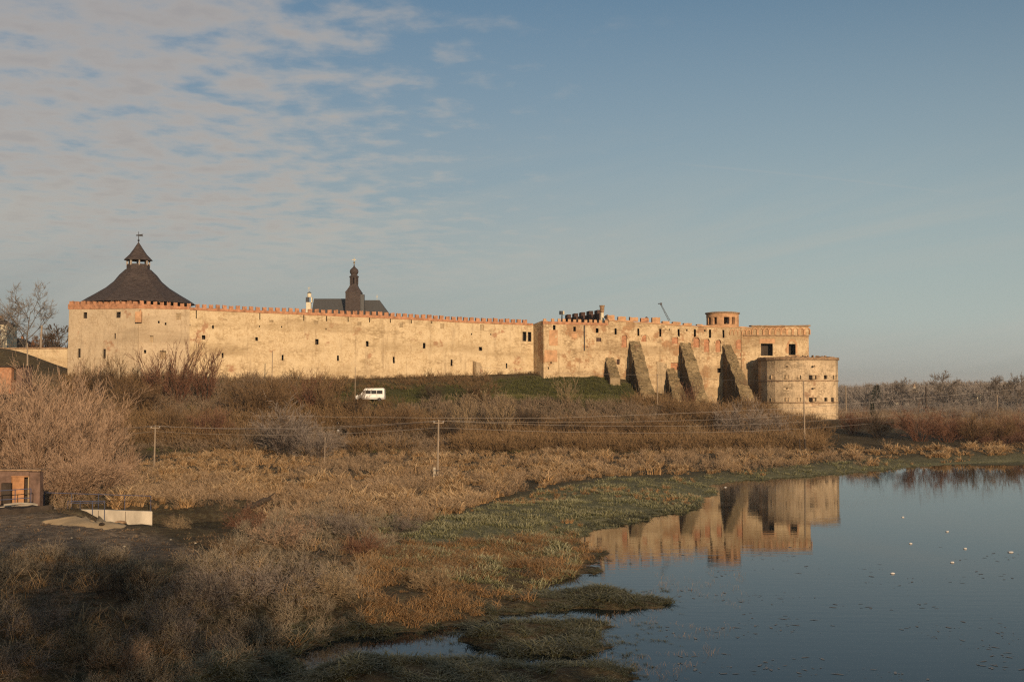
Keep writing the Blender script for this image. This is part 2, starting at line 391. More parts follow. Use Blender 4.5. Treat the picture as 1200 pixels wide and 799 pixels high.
# what grows or lies where (R: green turf, G: straw, B: bare dirt)
PX, PY = project(Xr, Yr, Z)
def soft(poly, px, py, w=12.0): return sstep(-w, w, sdist(poly, px, py))
TURF = [(470, 640), (520, 604), (580, 590), (640, 575), (720, 560), (800, 560), (870, 553), (980, 541), (1100, 536), (1200, 532), (1300, 530), (1300, 545), (1040, 556),
        (900, 568), (840, 590), (760, 612), (690, 632), (560, 648)]
GREENHILL = [(395, 449), (420, 452), (560, 450), (620, 440), (700, 440), (742, 452), (775, 470), (700, 476), (640, 470), (560, 470), (470, 476), (420, 470), (395, 468)]
DIRT = [(-200, 596), (60, 600), (120, 612), (185, 628), (235, 648), (190, 656), (60, 655), (-200, 650)]
turf = soft(TURF, PX, PY, 10); gh = soft(GREENHILL, PX, PY, 7); dirt = soft(DIRT, PX, PY, 8)
front = Yr > 25
turf = turf * front; gh = gh * front * (Yr > 185); dirt = dirt * front
col = np.stack([np.clip(turf, 0, 1), gh, dirt, np.ones_like(dirt)], 1)
m, t, p = base_mat('ground', 0.95, 0.1)
at_ = t.node('ShaderNodeAttribute'); at_.attribute_name = 'zones'; sc = t.node('ShaderNodeSeparateColor'); t.l.new(at_.outputs['Color'], sc.inputs[0])
pos = t.node('ShaderNodeNewGeometry').outputs['Position']
na = t.noise(pos, 0.35, 6, 0.65); nb = t.noise(pos, 2.5, 5, 0.7); nc = t.noise(pos, 9, 3, 0.7)
c = ramp(t, na, [(0.3, (0.035, 0.026, 0.016)), (0.5, (0.062, 0.045, 0.024)), (0.68, (0.10, 0.07, 0.04))])
c = t.mix(t.maprange(nb, 0.4, 0.7), c, (0.11, 0.092, 0.05))
c = t.mix(sc.outputs[1], c, t.mix(t.maprange(nb, 0.35, 0.65), (0.034, 0.038, 0.013), (0.07, 0.066, 0.026)))
c = t.mix(sc.outputs[0], c, t.mix(t.maprange(nb, 0.35, 0.65), (0.10, 0.10, 0.045), (0.20, 0.185, 0.11)))
c = t.mix(sc.outputs[2], c, t.mix(t.maprange(nb, 0.35, 0.68), (0.11, 0.082, 0.055), (0.27, 0.205, 0.14)))
c = t.mix(t.math('MULTIPLY', t.maprange(nc, 0.55, 0.75), 0.35), c, (0.19, 0.165, 0.13))
t.l.new(c, p.inputs['Base Color']); bump(t, p, t.math('ADD', nb, t.math('MULTIPLY', nc, 0.5)), 1.0, 0.12)
M['ground'] = m
me = fast_mesh('ground', np.stack([Xr, Yr, Z], 1), Fq, [m], {'zones': col}, smooth=True)
ground = bpy.data.objects.new('ground', me); COL.objects.link(ground); tag(ground, kind='structure')

m = bpy.data.materials.new('river_water'); m.use_nodes = True; t = NT(m.node_tree); t.n.clear()
pos = t.node('ShaderNodeNewGeometry').outputs['Position']
r1 = t.noise(t.mapping(pos, (0.35, 1.5, 1), rot=(0, 0, 0.06)), 1.0, 3, 0.55)
r2 = t.noise(t.mapping(pos, (1.6, 5.0, 1), rot=(0, 0, -0.1)), 1.0, 3, 0.6)
calm = t.maprange(t.noise(t.mapping(pos, (0.02, 0.05, 1)), 1.0, 2), 0.38, 0.62, 0.3, 1.0)
hh = t.math('MULTIPLY', t.math('ADD', t.math('MULTIPLY', r1, 1.0), t.math('MULTIPLY', r2, 0.16)), calm)
bn = t.node('ShaderNodeBump'); bn.inputs['Strength'].default_value = 0.13; bn.inputs['Distance'].default_value = 0.04; t.put(bn.inputs['Height'], hh)
fr = t.node('ShaderNodeFresnel'); fr.inputs['IOR'].default_value = 1.26; t.l.new(bn.outputs[0], fr.inputs['Normal'])
gl = t.node('ShaderNodeBsdfGlossy'); gl.inputs['Roughness'].default_value = 0.02; gl.inputs['Color'].default_value = (0.92, 0.93, 0.94, 1); t.l.new(bn.outputs[0], gl.inputs['Normal'])
df = t.node('ShaderNodeBsdfDiffuse'); df.inputs['Color'].default_value = (0.012, 0.018, 0.018, 1)
mx_ = t.node('ShaderNodeMixShader'); t.l.new(fr.outputs[0], mx_.inputs[0]); t.l.new(df.outputs[0], mx_.inputs[1]); t.l.new(gl.outputs[0], mx_.inputs[2])
t.l.new(mx_.outputs[0], t.node('ShaderNodeOutputMaterial').inputs[0])
M['water'] = m
me = new_mesh('water', [(-1500, 2, 0), (1500, 2, 0), (1500, 200, 0), (-1500, 200, 0)], [(0, 1, 2, 3)], [m])
water = bpy.data.objects.new('water', me); COL.objects.link(water); tag(water, kind='structure')

# ------------------------------------------------------------------ castle walls
def plane_hit(px, py, A, B):
    """A, B plan points of a vertical wall face -> (s along A->B, z)"""
    r = ray(px, py); ax, ay = A; bx, by = B; ex, ey = bx - ax, by - ay; L = math.hypot(ex, ey); ex /= L; ey /= L
    det = r.x * -ey - r.y * -ex
    t_ = (ax * -ey - ay * -ex) / det
    s_ = (r.x * t_ - ax) * ex + (r.y * t_ - ay) * ey
    return s_, HC + r.z * t_
def wp(A, B, s, z, out=0.0):
    """point on wall plane; out > 0 is towards the viewer's side"""
    ex, ey = B[0] - A[0], B[1] - A[1]; L = math.hypot(ex, ey); ex /= L; ey /= L
    return Vector((A[0] + ex * s + ey * out, A[1] + ey * s - ex * out, z))
def wall_noise(x, y, z):
    return float(fbm(np.array([x * 0.5 + y * 0.37]), np.array([z * 0.6 + 3.1]), 77, 3)[0] - 0.5)
def wall_face(parent, name, mat, A, B, ztop, zbase, holes=(), thick=2.0, rough=0.16, step=1.0, batter=0.0, back=True, hole_name='loophole', ends=True):
    """vertical face with real openings. ztop/zbase: list of (s, z). holes: (px0, px1, py0, py1, depth, material key or None)"""
    L = math.hypot(B[0] - A[0], B[1] - A[1])
    zt = lambda s: float(np.interp(s, [q[0] for q in ztop], [q[1] for q in ztop]))
    zb = min(q[1] for q in zbase) - 1.5
    H = []
    for h in holes:
        s0, z1 = plane_hit(h[0], h[2], A, B); s1, z0 = plane_hit(h[1], h[3], A, B)
        H.append((s0, s1, z0, z1, h[4], h[5], h[6] if len(h) > 6 else hole_name))
    ztmin = min(q[1] for q in ztop) - 0.25
    S = set(np.round(np.linspace(0, L, max(2, int(L / step))), 3)); Zs = set(np.round(np.linspace(zb, ztmin, max(2, int((ztmin - zb) / step))), 3))
    for h in H: S.update((round(h[0], 3), round(h[1], 3))); Zs.update((round(h[2], 3), round(h[3], 3)))
    for q in ztop: S.add(round(min(max(q[0], 0), L), 3))
    S = sorted(q for q in S if -2e-3 <= q <= L + 2e-3); Zs = sorted(q for q in Zs if q <= ztmin + 1e-6) + [None]
    def P(s, z, dz=0.0):
        if z is None: z = zt(s)
        n = wall_noise(A[0] + s, A[1], z) * rough * 2
        edge = min(1, s / 0.8, (L - s) / 0.8)
        return wp(A, B, s, z, n * max(edge, 0) + batter * max(0, (ztmin - z)) * 0.02)
    mb = MB(); ns, nz = len(S), len(Zs)
    mb.V = [P(s, z) for z in Zs for s in S]
    for j in range(nz - 1):
        for i in range(ns - 1):
            cs = (S[i] + S[i + 1]) / 2; z0 = Zs[j]; z1 = Zs[j + 1] if Zs[j + 1] is not None else zt(cs); cz = (z0 + z1) / 2
            if any(h[0] < cs < h[1] and h[2] < cz < h[3] for h in H): continue
            mb.F.append((j * ns + i, j * ns + i + 1, (j + 1) * ns + i + 1, (j + 1) * ns + i)); mb.M.append(0)
    if back:   # top and rear of the wall
        Sb = [S[0]] + [s for s in S[1:-1:3]] + [S[-1]]
        V = []; Fc = []
        for s in Sb: V += [wp(A, B, s, zt(s), 0.0), wp(A, B, s, zt(s), -thick), wp(A, B, s, zb, -thick)]
        for i in range(len(Sb) - 1):
            a = i * 3; b = a + 3; Fc += [(a, b, b + 1, a + 1), (a + 1, b + 1, b + 2, a + 2)]
        mb.add(V, Fc)
    if ends:
        for s in (0, L):
            e0, e1 = wp(A, B, s, zb, batter * (ztmin - zb) * 0.02), wp(A, B, s, zt(s), 0)
            V = [e0, e1, wp(A, B, s, zt(s), -thick), wp(A, B, s, zb, -thick)]
            mb.add(V, [(0, 1, 2, 3)] if s else [(3, 2, 1, 0)])
    w = mb.build(name, M[mat], parent)
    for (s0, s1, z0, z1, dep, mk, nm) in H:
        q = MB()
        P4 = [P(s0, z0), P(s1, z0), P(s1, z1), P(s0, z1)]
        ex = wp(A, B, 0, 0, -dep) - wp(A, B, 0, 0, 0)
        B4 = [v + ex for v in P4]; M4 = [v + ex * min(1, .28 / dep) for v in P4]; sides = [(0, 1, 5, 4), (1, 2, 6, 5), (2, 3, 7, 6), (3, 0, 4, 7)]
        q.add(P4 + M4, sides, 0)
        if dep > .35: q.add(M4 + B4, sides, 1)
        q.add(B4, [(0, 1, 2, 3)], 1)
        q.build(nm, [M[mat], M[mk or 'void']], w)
    return w
def prof(A, B, pts):
    out = []
    for px, py in pts: out.append(plane_hit(px, py, A, B))
    return sorted(out)
def band(parent, name, mat, A, B, top, bot, proud=0.10, deep=0.6, step=1.5, jag=0.0, mb=None):
    """strip lying on a wall between two profiles (s, z)"""
    L0, L1 = top[0][0], top[-1][0]; n = max(2, int((L1 - L0) / step)); V = []; Fc = []
    for i in range(n + 1):
        s = L0 + (L1 - L0) * i / n
        zt_ = float(np.interp(s, [q[0] for q in top], [q[1] for q in top])) + random.uniform(-jag, jag)
        zb_ = float(np.interp(s, [q[0] for q in bot], [q[1] for q in bot]))
        V += [wp(A, B, s, zb_, proud), wp(A, B, s, zt_, proud), wp(A, B, s, zt_, -deep), wp(A, B, s, zb_, -deep)]
    for i in range(n):
        a = i * 4; b = a + 4
        Fc += [(a, b, b + 1, a + 1), (a + 1, b + 1, b + 2, a + 2), (a + 2, b + 2, b + 3, a + 3), (a + 3, b + 3, b, a)]
    Fc += [(0, 1, 2, 3), (n * 4 + 3, n * 4 + 2, n * 4 + 1, n * 4)]
    q = mb or MB(); q.add(V, Fc); return q.build(name, M[mat], parent) if mb is None else q
def ruin_box(w, h, d, jag=0.12, cap=0.0):
    """weathered masonry block, x along the wall, z up from 0, with a chipped top"""
    q = MB(); n = 5; V = []; Fc = []
    tops = [h * (1 + random.uniform(-jag, jag * 0.3)) for _ in range(n + 1)]
    tops[0] *= 1 - random.uniform(0, jag); tops[-1] *= 1 - random.uniform(0, jag)
    for i in range(n + 1):
        x = -w / 2 + w * i / n; e = random.uniform(-0.02, 0.02)
        V += [(x, -d / 2 + e, 0), (x, -d / 2 + e, tops[i]), (x, d / 2 + e, tops[i] * random.uniform(0.95, 1)), (x, d / 2 + e, 0)]
    for i in range(n):
        a = i * 4; b = a + 4
        Fc += [(a, b, b + 1, a + 1), (a + 1, b + 1, b + 2, a + 2), (a + 2, b + 2, b + 3, a + 3)]
    Fc += [(0, 1, 2, 3), (n * 4 + 3, n * 4 + 2, n * 4 + 1, n * 4)]
    q.add(V, Fc); return q
MERLON = {}
def merlon_mesh(key, w, h, d, mat):
    k = (key, mat)
    if k not in MERLON:
        L = []
        for i in range(6):
            q = ruin_box(w, h, d); L.append(new_mesh('merlon', q.V, q.F, [M[mat]], q.M))
        MERLON[k] = L
    return random.choice(MERLON[k])
def merlon(parent, key, w, h, d, mat, pos, ang, sz=1.0, sx=1.0):
    o = bpy.data.objects.new('merlon', merlon_mesh(key, w, h, d, mat)); COL.objects.link(o); o.parent = parent
    o.location = pos - wloc(parent); o.rotation_euler = (0, 0, ang); o.scale = (sx, 1, sz); return o
def merlons_px(parent, A, B, cx_list, wpx, base_pts, hpx, mat, key, depth=0.5, out=-0.2):
    ang = math.atan2(B[1] - A[1], B[0] - A[0]); base = prof(A, B, base_pts)
    for c in cx_list:
        s0, _ = plane_hit(c - wpx / 2, 370, A, B); s1, _ = plane_hit(c + wpx / 2, 370, A, B); s = (s0 + s1) / 2
        z = float(np.interp(s, [q[0] for q in base], [q[1] for q in base]))
        h = plane_hit(c, 370 - hpx, A, B)[1] - plane_hit(c, 370, A, B)[1]
        merlon(parent, key, 1.0, 1.0, depth, mat, wp(A, B, s, z - 0.03, out), ang, h * random.uniform(0.9, 1.08), (s1 - s0) * random.uniform(0.93, 1.05))

random.seed(4)
# ---- left bastion
PA = (xat(80, 219), 219.0); PB = (xat(162, 215), 215.0); PC = (4.4, 245.0)
PBX = tuple(wp(PB, PC, plane_hit(222, 400, PB, PC)[0], 0)[:2])        # where the bastion meets the long wall
bas = empty('fortress_bastion', (PB[0], PB[1] + 6, 11.5), 'square corner bastion of pale plaster below a flared dark shingle roof with open lantern', 'bastion')
h_left = [(97.5, 102, 366, 373, 2.6, None), (136, 141.5, 365.5, 372.5, 2.6, None), (134, 136, 390.5, 397, 2.5, None), (91.5, 95, 408.5, 419, 2.6, None), (121, 124.5, 409, 420, 2.6, None)]
wall_face(bas, 'west_wall', 'bastion', PA, PB, prof(PA, PB, [(80, 361.3), (162, 360.5)]), prof(PA, PB, [(80, 431), (162, 452)]), h_left, 3.0, 0.14, batter=0.9)
h_right = [(185, 187, 376, 379, 1.2, None), (193, 195, 378, 381, 1.2, None), (175.5, 179.5, 393.5, 401, 0.5, 'buttress_face'), (168.5, 171.2, 410, 414, 1.6, None),
           (206, 212, 367, 375, 0.25, 'buttress_face'), (187, 194.5, 411, 421, 0.9, 'buttress_face'), (160.8 + 0.9, 165.5, 362.5, 372.5, 0.3, 'brick_pale'), (221 - 4, 221 - 2, 379, 382, 1.2, None)]
wall_face(bas, 'south_wall', 'bastion', PB, PBX, prof(PB, PC, [(162.01, 360.5), (222, 361.3)]), prof(PB, PC, [(162.01, 452), (222, 445)]), h_right, 3.0, 0.14, batter=0.9)
band(bas, 'parapet', 'brick', PA, PB, prof(PA, PB, [(80.1, 356.3), (162, 356)]), prof(PA, PB, [(80.1, 362.5), (162, 361.5)]), 0.12, 0.7)
band(bas, 'parapet', 'brick', PB, PC, prof(PB, PC, [(162.1, 356), (222, 359.6)]), prof(PB, PC, [(162.1, 361.5), (222, 362.6)]), 0.12, 0.7)
merlons_px(bas, PA, PB, [83.5 + 6.75 * i for i in range(12)], 4.4, [(80, 356.3), (162, 356)], 3.6, 'brick', 'm1')
merlons_px(bas, PB, PC, [166 + 7.9 * i for i in range(8)], 4.6, [(162, 356), (225, 359.8)], 4.2, 'brick', 'm1')
# brick box on the corner and rear walls that close the bastion
q = MB(); c = at(162.5, 371.5, 214.6); q.box(c, (1.1, 0.9, 1.9), 0.15); q.build('corner_oriel', M['brick_pale'], bas)
PD = (PA[0] + 3, PA[1] + 22); PE = (PBX[0] - 6, PBX[1] + 20)
q = MB()
for a, b in ((PD, PA), (PBX, PE), (PE, PD)):
    V = [wp(a, b, 0, 9, 0), wp(a, b, math.dist(a, b), 9, 0), wp(a, b, math.dist(a, b), 24.9, 0), wp(a, b, 0, 24.9, 0)]
    V += [v + (wp(a, b, 0, 0, -0.8) - wp(a, b, 0, 0, 0)) for v in V]
    q.add(V, [(0, 1, 2, 3), (7, 6, 5, 4), (3, 2, 6, 7), (0, 3, 7, 4), (1, 5, 6, 2)])
q.build('rear_wall', M['bastion'], bas)
# roof: concave flared octagon
rc = at(161.5, 355, 226); kx = 226 / F
prof_px = [(63, 356.5), (60.5, 354.2), (55, 350.5), (46, 345), (34.5, 337.5), (26, 330), (20.5, 322.5), (14, 316)]
q = MB(); q.lathe((rc.x, rc.y, 0), [(r * kx * 1.04, at(163, y, 226).z) for r, y in prof_px], 12, 0, math.radians(15), capb=True)
roof = q.build('roof', M['shingle'], bas)
for k in range(36):      # rafter tails under the eaves
    a = 2 * math.pi * k / 36; rr = 58 * kx; q = MB()
    q.box((rc.x + rr * math.cos(a), rc.y + rr * math.sin(a), at(163, 357.2, 226).z), (1.0, 0.14, 0.16), a)
    q.build('rafter', M['timber'], roof)
q = MB(); z0 = at(163, 316, 226).z; z1 = at(163, 310, 226).z; z2 = at(163, 304.5, 226).z
q.lathe((rc.x, rc.y, 0), [(13.2 * kx, z0 - 0.3), (13.2 * kx, z1)], 8, 0, math.radians(22.5)); lan = q.build('lantern', M['shingle'], bas)
for k in range(8):
    a = math.radians(22.5 + 45 * k); q = MB(); q.box((rc.x + 12.6 * kx * math.cos(a), rc.y + 12.6 * kx * math.sin(a), (z1 + z2) / 2), (0.26, 0.26, z2 - z1 + 0.5), a); q.build('post', M['timber'], lan)
q = MB(); zt_ = at(163, 284, 226).z
q.lathe((rc.x, rc.y, 0), [(16.3 * kx, z2 - 0.15), (16.0 * kx, z2), (10 * kx, at(163, 298.5, 226).z), (5.5 * kx, at(163, 292, 226).z), (0.4 * kx, zt_)], 8, 0, math.radians(22.5)); q.build('lantern_roof', M['shingle'], bas)
q = MB(); q.tube([(rc.x, rc.y, zt_ - 0.5), (rc.x, rc.y, at(163, 271.5, 226).z)], [0.09, 0.05], 6); q.lathe((rc.x, rc.y, at(163, 281.8, 226).z), [(0.02, -0.25), (0.25, 0), (0.02, 0.25)], 8)
vane = q.build('vane_spindle', M['iron'], bas)
zf = at(163, 275.8, 226).z; q = MB(); q.add([(rc.x - 0.5, rc.y - .03, zf - 0.1), (rc.x - 0.5, rc.y - .03, zf + 0.08), (rc.x + 0.9, rc.y - .03, zf + 0.25), (rc.x + 0.7, rc.y - .03, zf), (rc.x + 0.9, rc.y - .03, zf - 0.25),
      (rc.x - 0.5, rc.y + .03, zf - 0.1), (rc.x - 0.5, rc.y + .03, zf + 0.08), (rc.x + 0.9, rc.y + .03, zf + 0.25), (rc.x + 0.7, rc.y + .03, zf), (rc.x + 0.9, rc.y + .03, zf - 0.25)],
      [(0, 1, 2, 3, 4), (9, 8, 7, 6, 5), (0, 5, 6, 1), (1, 6, 7, 2), (2, 7, 8, 3), (3, 8, 9, 4), (4, 9, 5, 0)]); q.build('vane_flag', M['iron'], vane)

# ---- long curtain wall
cur = empty('curtain_wall', (PBX[0] + 30, PBX[1] + 14, 12.3), 'long pale curtain wall with brick merlons between the roofed bastion and the palace', 'wall')
def c2(X, Y_): return 220 + X / 4.7, 290 + Y_ / 4.7
def hb(cx, cy, w, h, d, mk=None, nm='loophole'): return (cx - w / 2, cx + w / 2, cy - h / 2, cy + h / 2, d, mk, nm)
hc = [hb(238.5, 395.3, 4, 5, 1.6), hb(300.6, 397.3, 3, 4.5, 1.6), hb(371.3, 400.5, 4, 6.5, 1.5), hb(430.3, 402.8, 3, 6.5, 1.5), hb(497, 405, 3, 6.5, 1.5),
      hb(260.8, 416.5, 2.2, 6, 1.5), hb(331, 419, 2.2, 6.5, 1.5), hb(396, 419.7, 2.2, 6.5, 1.5), hb(461.4, 421.8, 2.2, 7.5, 1.5), hb(529, 425, 2.2, 7.5, 1.5), hb(593.5, 428.5, 1.6, 6, 1.5),
      hb(563, 408.7, 4, 4.5, 1.2), hb(249.5, 383.3, 2.2, 4, 1.2)]
for cx, cy in ((264, 372.6), (318, 374.8), (370.5, 376.5), (421, 378.5), (470, 380.5), (518, 382), (565, 383.7)): hc.append(hb(cx, cy, 4.6, 6.6, 0.22, 'buttress_face', 'blocked_niche'))
for i, cx in enumerate((230, 250.3, 304.5, 356, 382.7, 408, 433, 457.5, 482, 506, 552)): hc.append(hb(cx, 368.6 + (cx - 230) * 0.028 + (i % 2) * 0.7, 1.1, 1.8, 0.9, None, 'putlog_hole'))
for cx, cy in ((222.5, 380.8), (304, 382.5), (330, 383), (382, 385.5), (552.5, 391.5), (575, 391.8)): hc.append(hb(cx, cy, 1.3, 2, 0.9, None, 'putlog_hole'))
hc += [hb(614.6, 394.2, 4.6, 11.2, 1.4, None, 'window'), hb(620.6, 394.5, 4.2, 11.2, 1.4, None, 'window')]
wall_face(cur, 'wall', 'curtain', PBX, PC, [(s - plane_hit(222, 400, PB, PC)[0], z) for s, z in prof(PB, PC, [(222.01, 362.3), (450, 372), (540, 377.2), (625, 380.5)])],
          [(s - plane_hit(222, 400, PB, PC)[0], z) for s, z in prof(PB, PC, [(222.01, 446), (400, 446), (625, 440)])], hc, 2.6, 0.16, batter=0.5)
band(cur, 'parapet', 'brick', PB, PC, prof(PB, PC, [(222.5, 360.2), (450, 369.9), (540, 375.5), (624.5, 378.9)]), prof(PB, PC, [(222.5, 363.2), (450, 373), (540, 378), (624.5, 381.3)]), 0.11, 0.7)
mx = []; x_ = 231.5
while x_ < 622: mx.append(x_); x_ += 7.95 - (x_ - 231) / 390 * 1.15
merlons_px(cur, PB, PC, mx, 4.7, [(222, 360.3), (450, 370), (540, 375.6), (625, 379)], 4.6, 'brick', 'm1')
# leaning ruined pier against the wall, with the scar above
pq = plane_hit(560, 430, PB, PC)[0]; pr = plane_hit(553.5, 430, PB, PC)[0]; ps = plane_hit(565, 430, PB, PC)[0]
q = MB(); zb0 = 12.0; zt0 = plane_hit(558, 423, PB, PC)[1]; ds = ps - pr
V = [wp(PB, PC, pr, zb0, -.1), wp(PB, PC, ps, zb0, -.1), wp(PB, PC, ps, zb0, 2.1), wp(PB, PC, pr, zb0, 2.3),
     wp(PB, PC, pr + .1, zt0, -.1), wp(PB, PC, ps - .5, zt0 - .3, -.1), wp(PB, PC, ps - .6, zt0 - .5, .9), wp(PB, PC, pr + .4, zt0 - .2, 1.2)]
q.add(V, [(0, 1, 5, 4), (1, 2, 6, 5), (2, 3, 7, 6), (3, 0, 4, 7), (4, 5, 6, 7)]); q.build('pier', M['buttress_face'], cur)

# ---- palace range
P1 = tuple(wp(PC, (PC[0] + (PC[0] - PB[0]), PC[1] + (PC[1] - PB[1])), 0.2, 0, 4.6)[:2])
P2 = (xat(713, 243.6), 243.6); P3 = (xat(884, 250.66), 250.66)
pal = empty('ruined_palace', (xat(770, 250), 250, 9.0), 'ruined palace range of mottled plaster and orange brick with tall sloping buttresses', 'castle')
# projecting side in shade
SA = (PC[0] - 0.15, PC[1] + 0.5)
hA = [(627.2 + 0, 630.5, 419.5, 422.5, 1.0, None)]
wall_face(pal, 'side_wall', 'palace', SA, P1, prof(SA, P1, [(626, 379.5), (634.5, 376)]), [(0, 13), (5, 13)], [], 1.0, 0.05, batter=0.0)
h1 = [hb(649.5, 384, 3, 6, 1.4, None, 'window'), hb(673.3, 385.5, 3, 5.5, 1.4, None, 'window'), hb(699.7, 387.3, 3.2, 5.6, 1.4, None, 'window'), hb(701.7, 398, 6, 4.4, 0.3, 'brick_dark', 'blocked_window'),
      hb(640.6, 424.8, 1.8, 1.8, 1, None, 'putlog_hole'), hb(645.8, 424.8, 1.8, 1.8, 1, None, 'putlog_hole'), hb(641.8, 431.3, 3, 3.0, 1.2, None, 'putlog_hole'), hb(655.2, 424, .8, 12, .5, 'void', 'crack'),
      hb(700.8, 433.5, 2, 3, .8, None, 'putlog_hole'), hb(688, 406, 1.3, 1.3, .6, None, 'putlog_hole')]
wall_face(pal, 'wall', 'palace', P1, P2, prof(P1, P2, [(636, 378.7), (713, 380.2)]), prof(P1, P2, [(636, 440), (713, 441)]), h1, 2.5, 0.14)
band(pal, 'parapet', 'brick', P1, P2, prof(P1, P2, [(636.2, 376.4), (712.5, 378.6)]), prof(P1, P2, [(636.2, 379.6), (712.5, 381.2)]), 0.12, 0.9)
merlons_px(pal, P1, P2, [638.5, 648, 655.5, 661, 667.3, 673.5, 679.3, 686.5, 692.3, 697.8, 703.8, 710.5], 3.4, [(636, 376.4), (713, 378.5)], 3.6, 'brick_pale', 'm1')
h2 = [hb(721.5, 386.5, 2.6, 11, 1.6, None, 'window'), hb(748, 387.8, 2.3, 11.5, 1.6, None, 'window'), hb(773.8, 389, 2.5, 11, 1.6, None, 'window'), hb(795.3, 389.8, 2.6, 10, 1.6, None, 'window'),
      hb(814.4, 390.7, 2.6, 10, 1.6, None, 'window'), hb(832, 391, 2.6, 9.8, 1.6, None, 'window'), hb(847.8, 391.2, 2.4, 9.5, 1.6, None, 'window')]
for cx, cy in ((736, 383.3), (760, 384), (784.5, 385.6), (805, 386.8), (826, 387.5)): h2.append(hb(cx, cy, 1.7, 2.4, 0.8, None, 'putlog_hole'))
for cx, cy, w_, h_ in ((731.5, 400, 6, 14), (754.5, 396.5, 6, 8), (791, 399, 7, 8), (816, 401.5, 7, 11), (828, 405, 6.5, 15), (841.5, 405.5, 6, 14)): h2.append(hb(cx, cy, w_, h_, 0.22, 'brick', 'bricked_arch'))
h2 += [hb(790.5, 429, 9, 8, 0.3, 'brick', 'bricked_arch'), hb(842.8, 434, 4.5, 5.5, 0.8, None, 'window'), hb(724.3, 424, 3.6, 6, 0.3, 'brick_dark', 'blocked_window')]
top2 = [(713.1, 375.2), (760, 378.4), (800, 381.4), (830, 382.6), (866, 383.2), (891, 385)]
bas2 = [(713.1, 441), (740, 448), (770, 460), (800, 472), (840, 476), (891, 480)]
wall_face(pal, 'wall', 'palace', P2, P3, prof(P2, P3, top2), prof(P2, P3, bas2), h2, 2.5, 0.2)
band(pal, 'parapet', 'brick_pale', P2, P3, prof(P2, P3, [(p, y - 0.9) for p, y in top2]), prof(P2, P3, [(p, y + 0.6) for p, y in top2]), 0.16, 1.0, 0.9, 0.16)
ang2 = math.atan2(P3[1] - P2[1], P3[0] - P2[0])
for cx, w_, h_, mk in ((716, 8, 5.6, 'brick_pale'), (729, 9, 5.4, 'brick_pale'), (743, 9.5, 5.3, 'brick_pale'), (755.8, 8.6, 4.9, 'brick'), (769, 9, 6.4, 'brick_pale'), (780.5, 8, 3.0, 'brick_pale'), (793, 9, 3.2, 'brick_pale'), (806, 9, 2.2, 'brick_pale'), (820, 7, 1.8, 'brick_pale')):
    merlons_px(pal, P2, P3, [cx], w_, [(p, y - 1.0) for p, y in top2], h_, mk, 'm2', 0.8, -0.35)
# arched hood lines over the windows' brick niches
def arch_band(A, B, cx, cy, w, h, proud, thick_px, mat, parent, name='arch_moulding', deep=0.25, legs=0.0, n=8):
    """arched strip of masonry standing proud of a wall"""
    pts_o = []; pts_i = []
    for k in range(n + 1):
        a = math.pi * k / n
        pts_o.append((cx - math.cos(a) * (w / 2 + thick_px), cy - math.sin(a) * (h + thick_px))); pts_i.append((cx - math.cos(a) * w / 2, cy - math.sin(a) * h))
    if legs: pts_o = [(pts_o[0][0], cy + legs)] + pts_o + [(pts_o[-1][0], cy + legs)]; pts_i = [(pts_i[0][0], cy + legs)] + pts_i + [(pts_i[-1][0], cy + legs)]
    q = MB(); V = []; m_ = len(pts_o)
    for out in (proud, -deep):
        for pl in (pts_o, pts_i):
            for px, py in pl: s, z = plane_hit(px, py, A, B); V.append(wp(A, B, s, z, out))
    Fc = []
    for k in range(m_ - 1):
        o0, o1, i0, i1 = k, k + 1, m_ + k, m_ + k + 1
        Fc += [(i0, i1, o1, o0), (o0, o1, 2 * m_ + o1, 2 * m_ + o0), (i1, i0, 2 * m_ + i0, 2 * m_ + i1)]
    q.add(V, Fc); return q.build(name, M[mat], parent)
for cx, cy, w_ in ((731.5, 397, 8), (756, 398, 9), (791, 397, 7), (816, 400, 8), (828, 401, 7.5), (841.5, 402, 7)):
    arch_band(P2, P3, cx, cy, w_, w_ * 0.62, 0.16, 0.9, 'palace', pal)
# block with the blind arcade above the round bastion
Q1 = (xat(869, 249.7), 249.7); Q2 = (xat(948, 252.4), 252.4); Q3 = (xat(946, 264), 264.0)
hq = [hb(898.6, 409.6, 14, 14.2, 1.9, None, 'window'), hb(928.2, 409.5, 8.2, 13.0, 1.9, None, 'window')]
blk = wall_face(pal, 'upper_block_wall', 'palace', Q1, Q2, prof(Q1, Q2, [(869, 384.2), (880, 383.8), (881, 382.4), (948, 382.2)]), prof(Q1, Q2, [(869, 478), (948, 478)]), hq, 2.0, 0.12, ends=True)
q = MB()
for a, b in ((Q2, Q3),):
    L_ = math.dist(a, b); zt_ = plane_hit(948, 382.2, Q1, Q2)[1]
    V = [wp(a, b, 0.05, 5, 0), wp(a, b, L_, 5, 0), wp(a, b, L_, zt_, 0), wp(a, b, 0.05, zt_, 0)]; V += [v + (wp(a, b, 0, 0, -1.5) - wp(a, b, 0, 0, 0)) for v in V]
    q.add(V, [(0, 1, 2, 3), (3, 2, 6, 7), (7, 6, 5, 4), (0, 3, 7, 4), (1, 5, 6, 2)])
q.build('end_wall', M['palace'], pal)
band(pal, 'string_course', 'cornice', Q1, Q2, prof(Q1, Q2, [(871, 392.4), (948, 392.8)]), prof(Q1, Q2, [(871, 393.6), (948, 394.2)]), 0.22, 0.2)
band(pal, 'cornice', 'cornice', Q1, Q2, prof(Q1, Q2, [(880, 381.2), (949, 381.0)]), prof(Q1, Q2, [(880, 382.6), (949, 382.8)]), 0.35, 1.2, 0.8, 0.05)
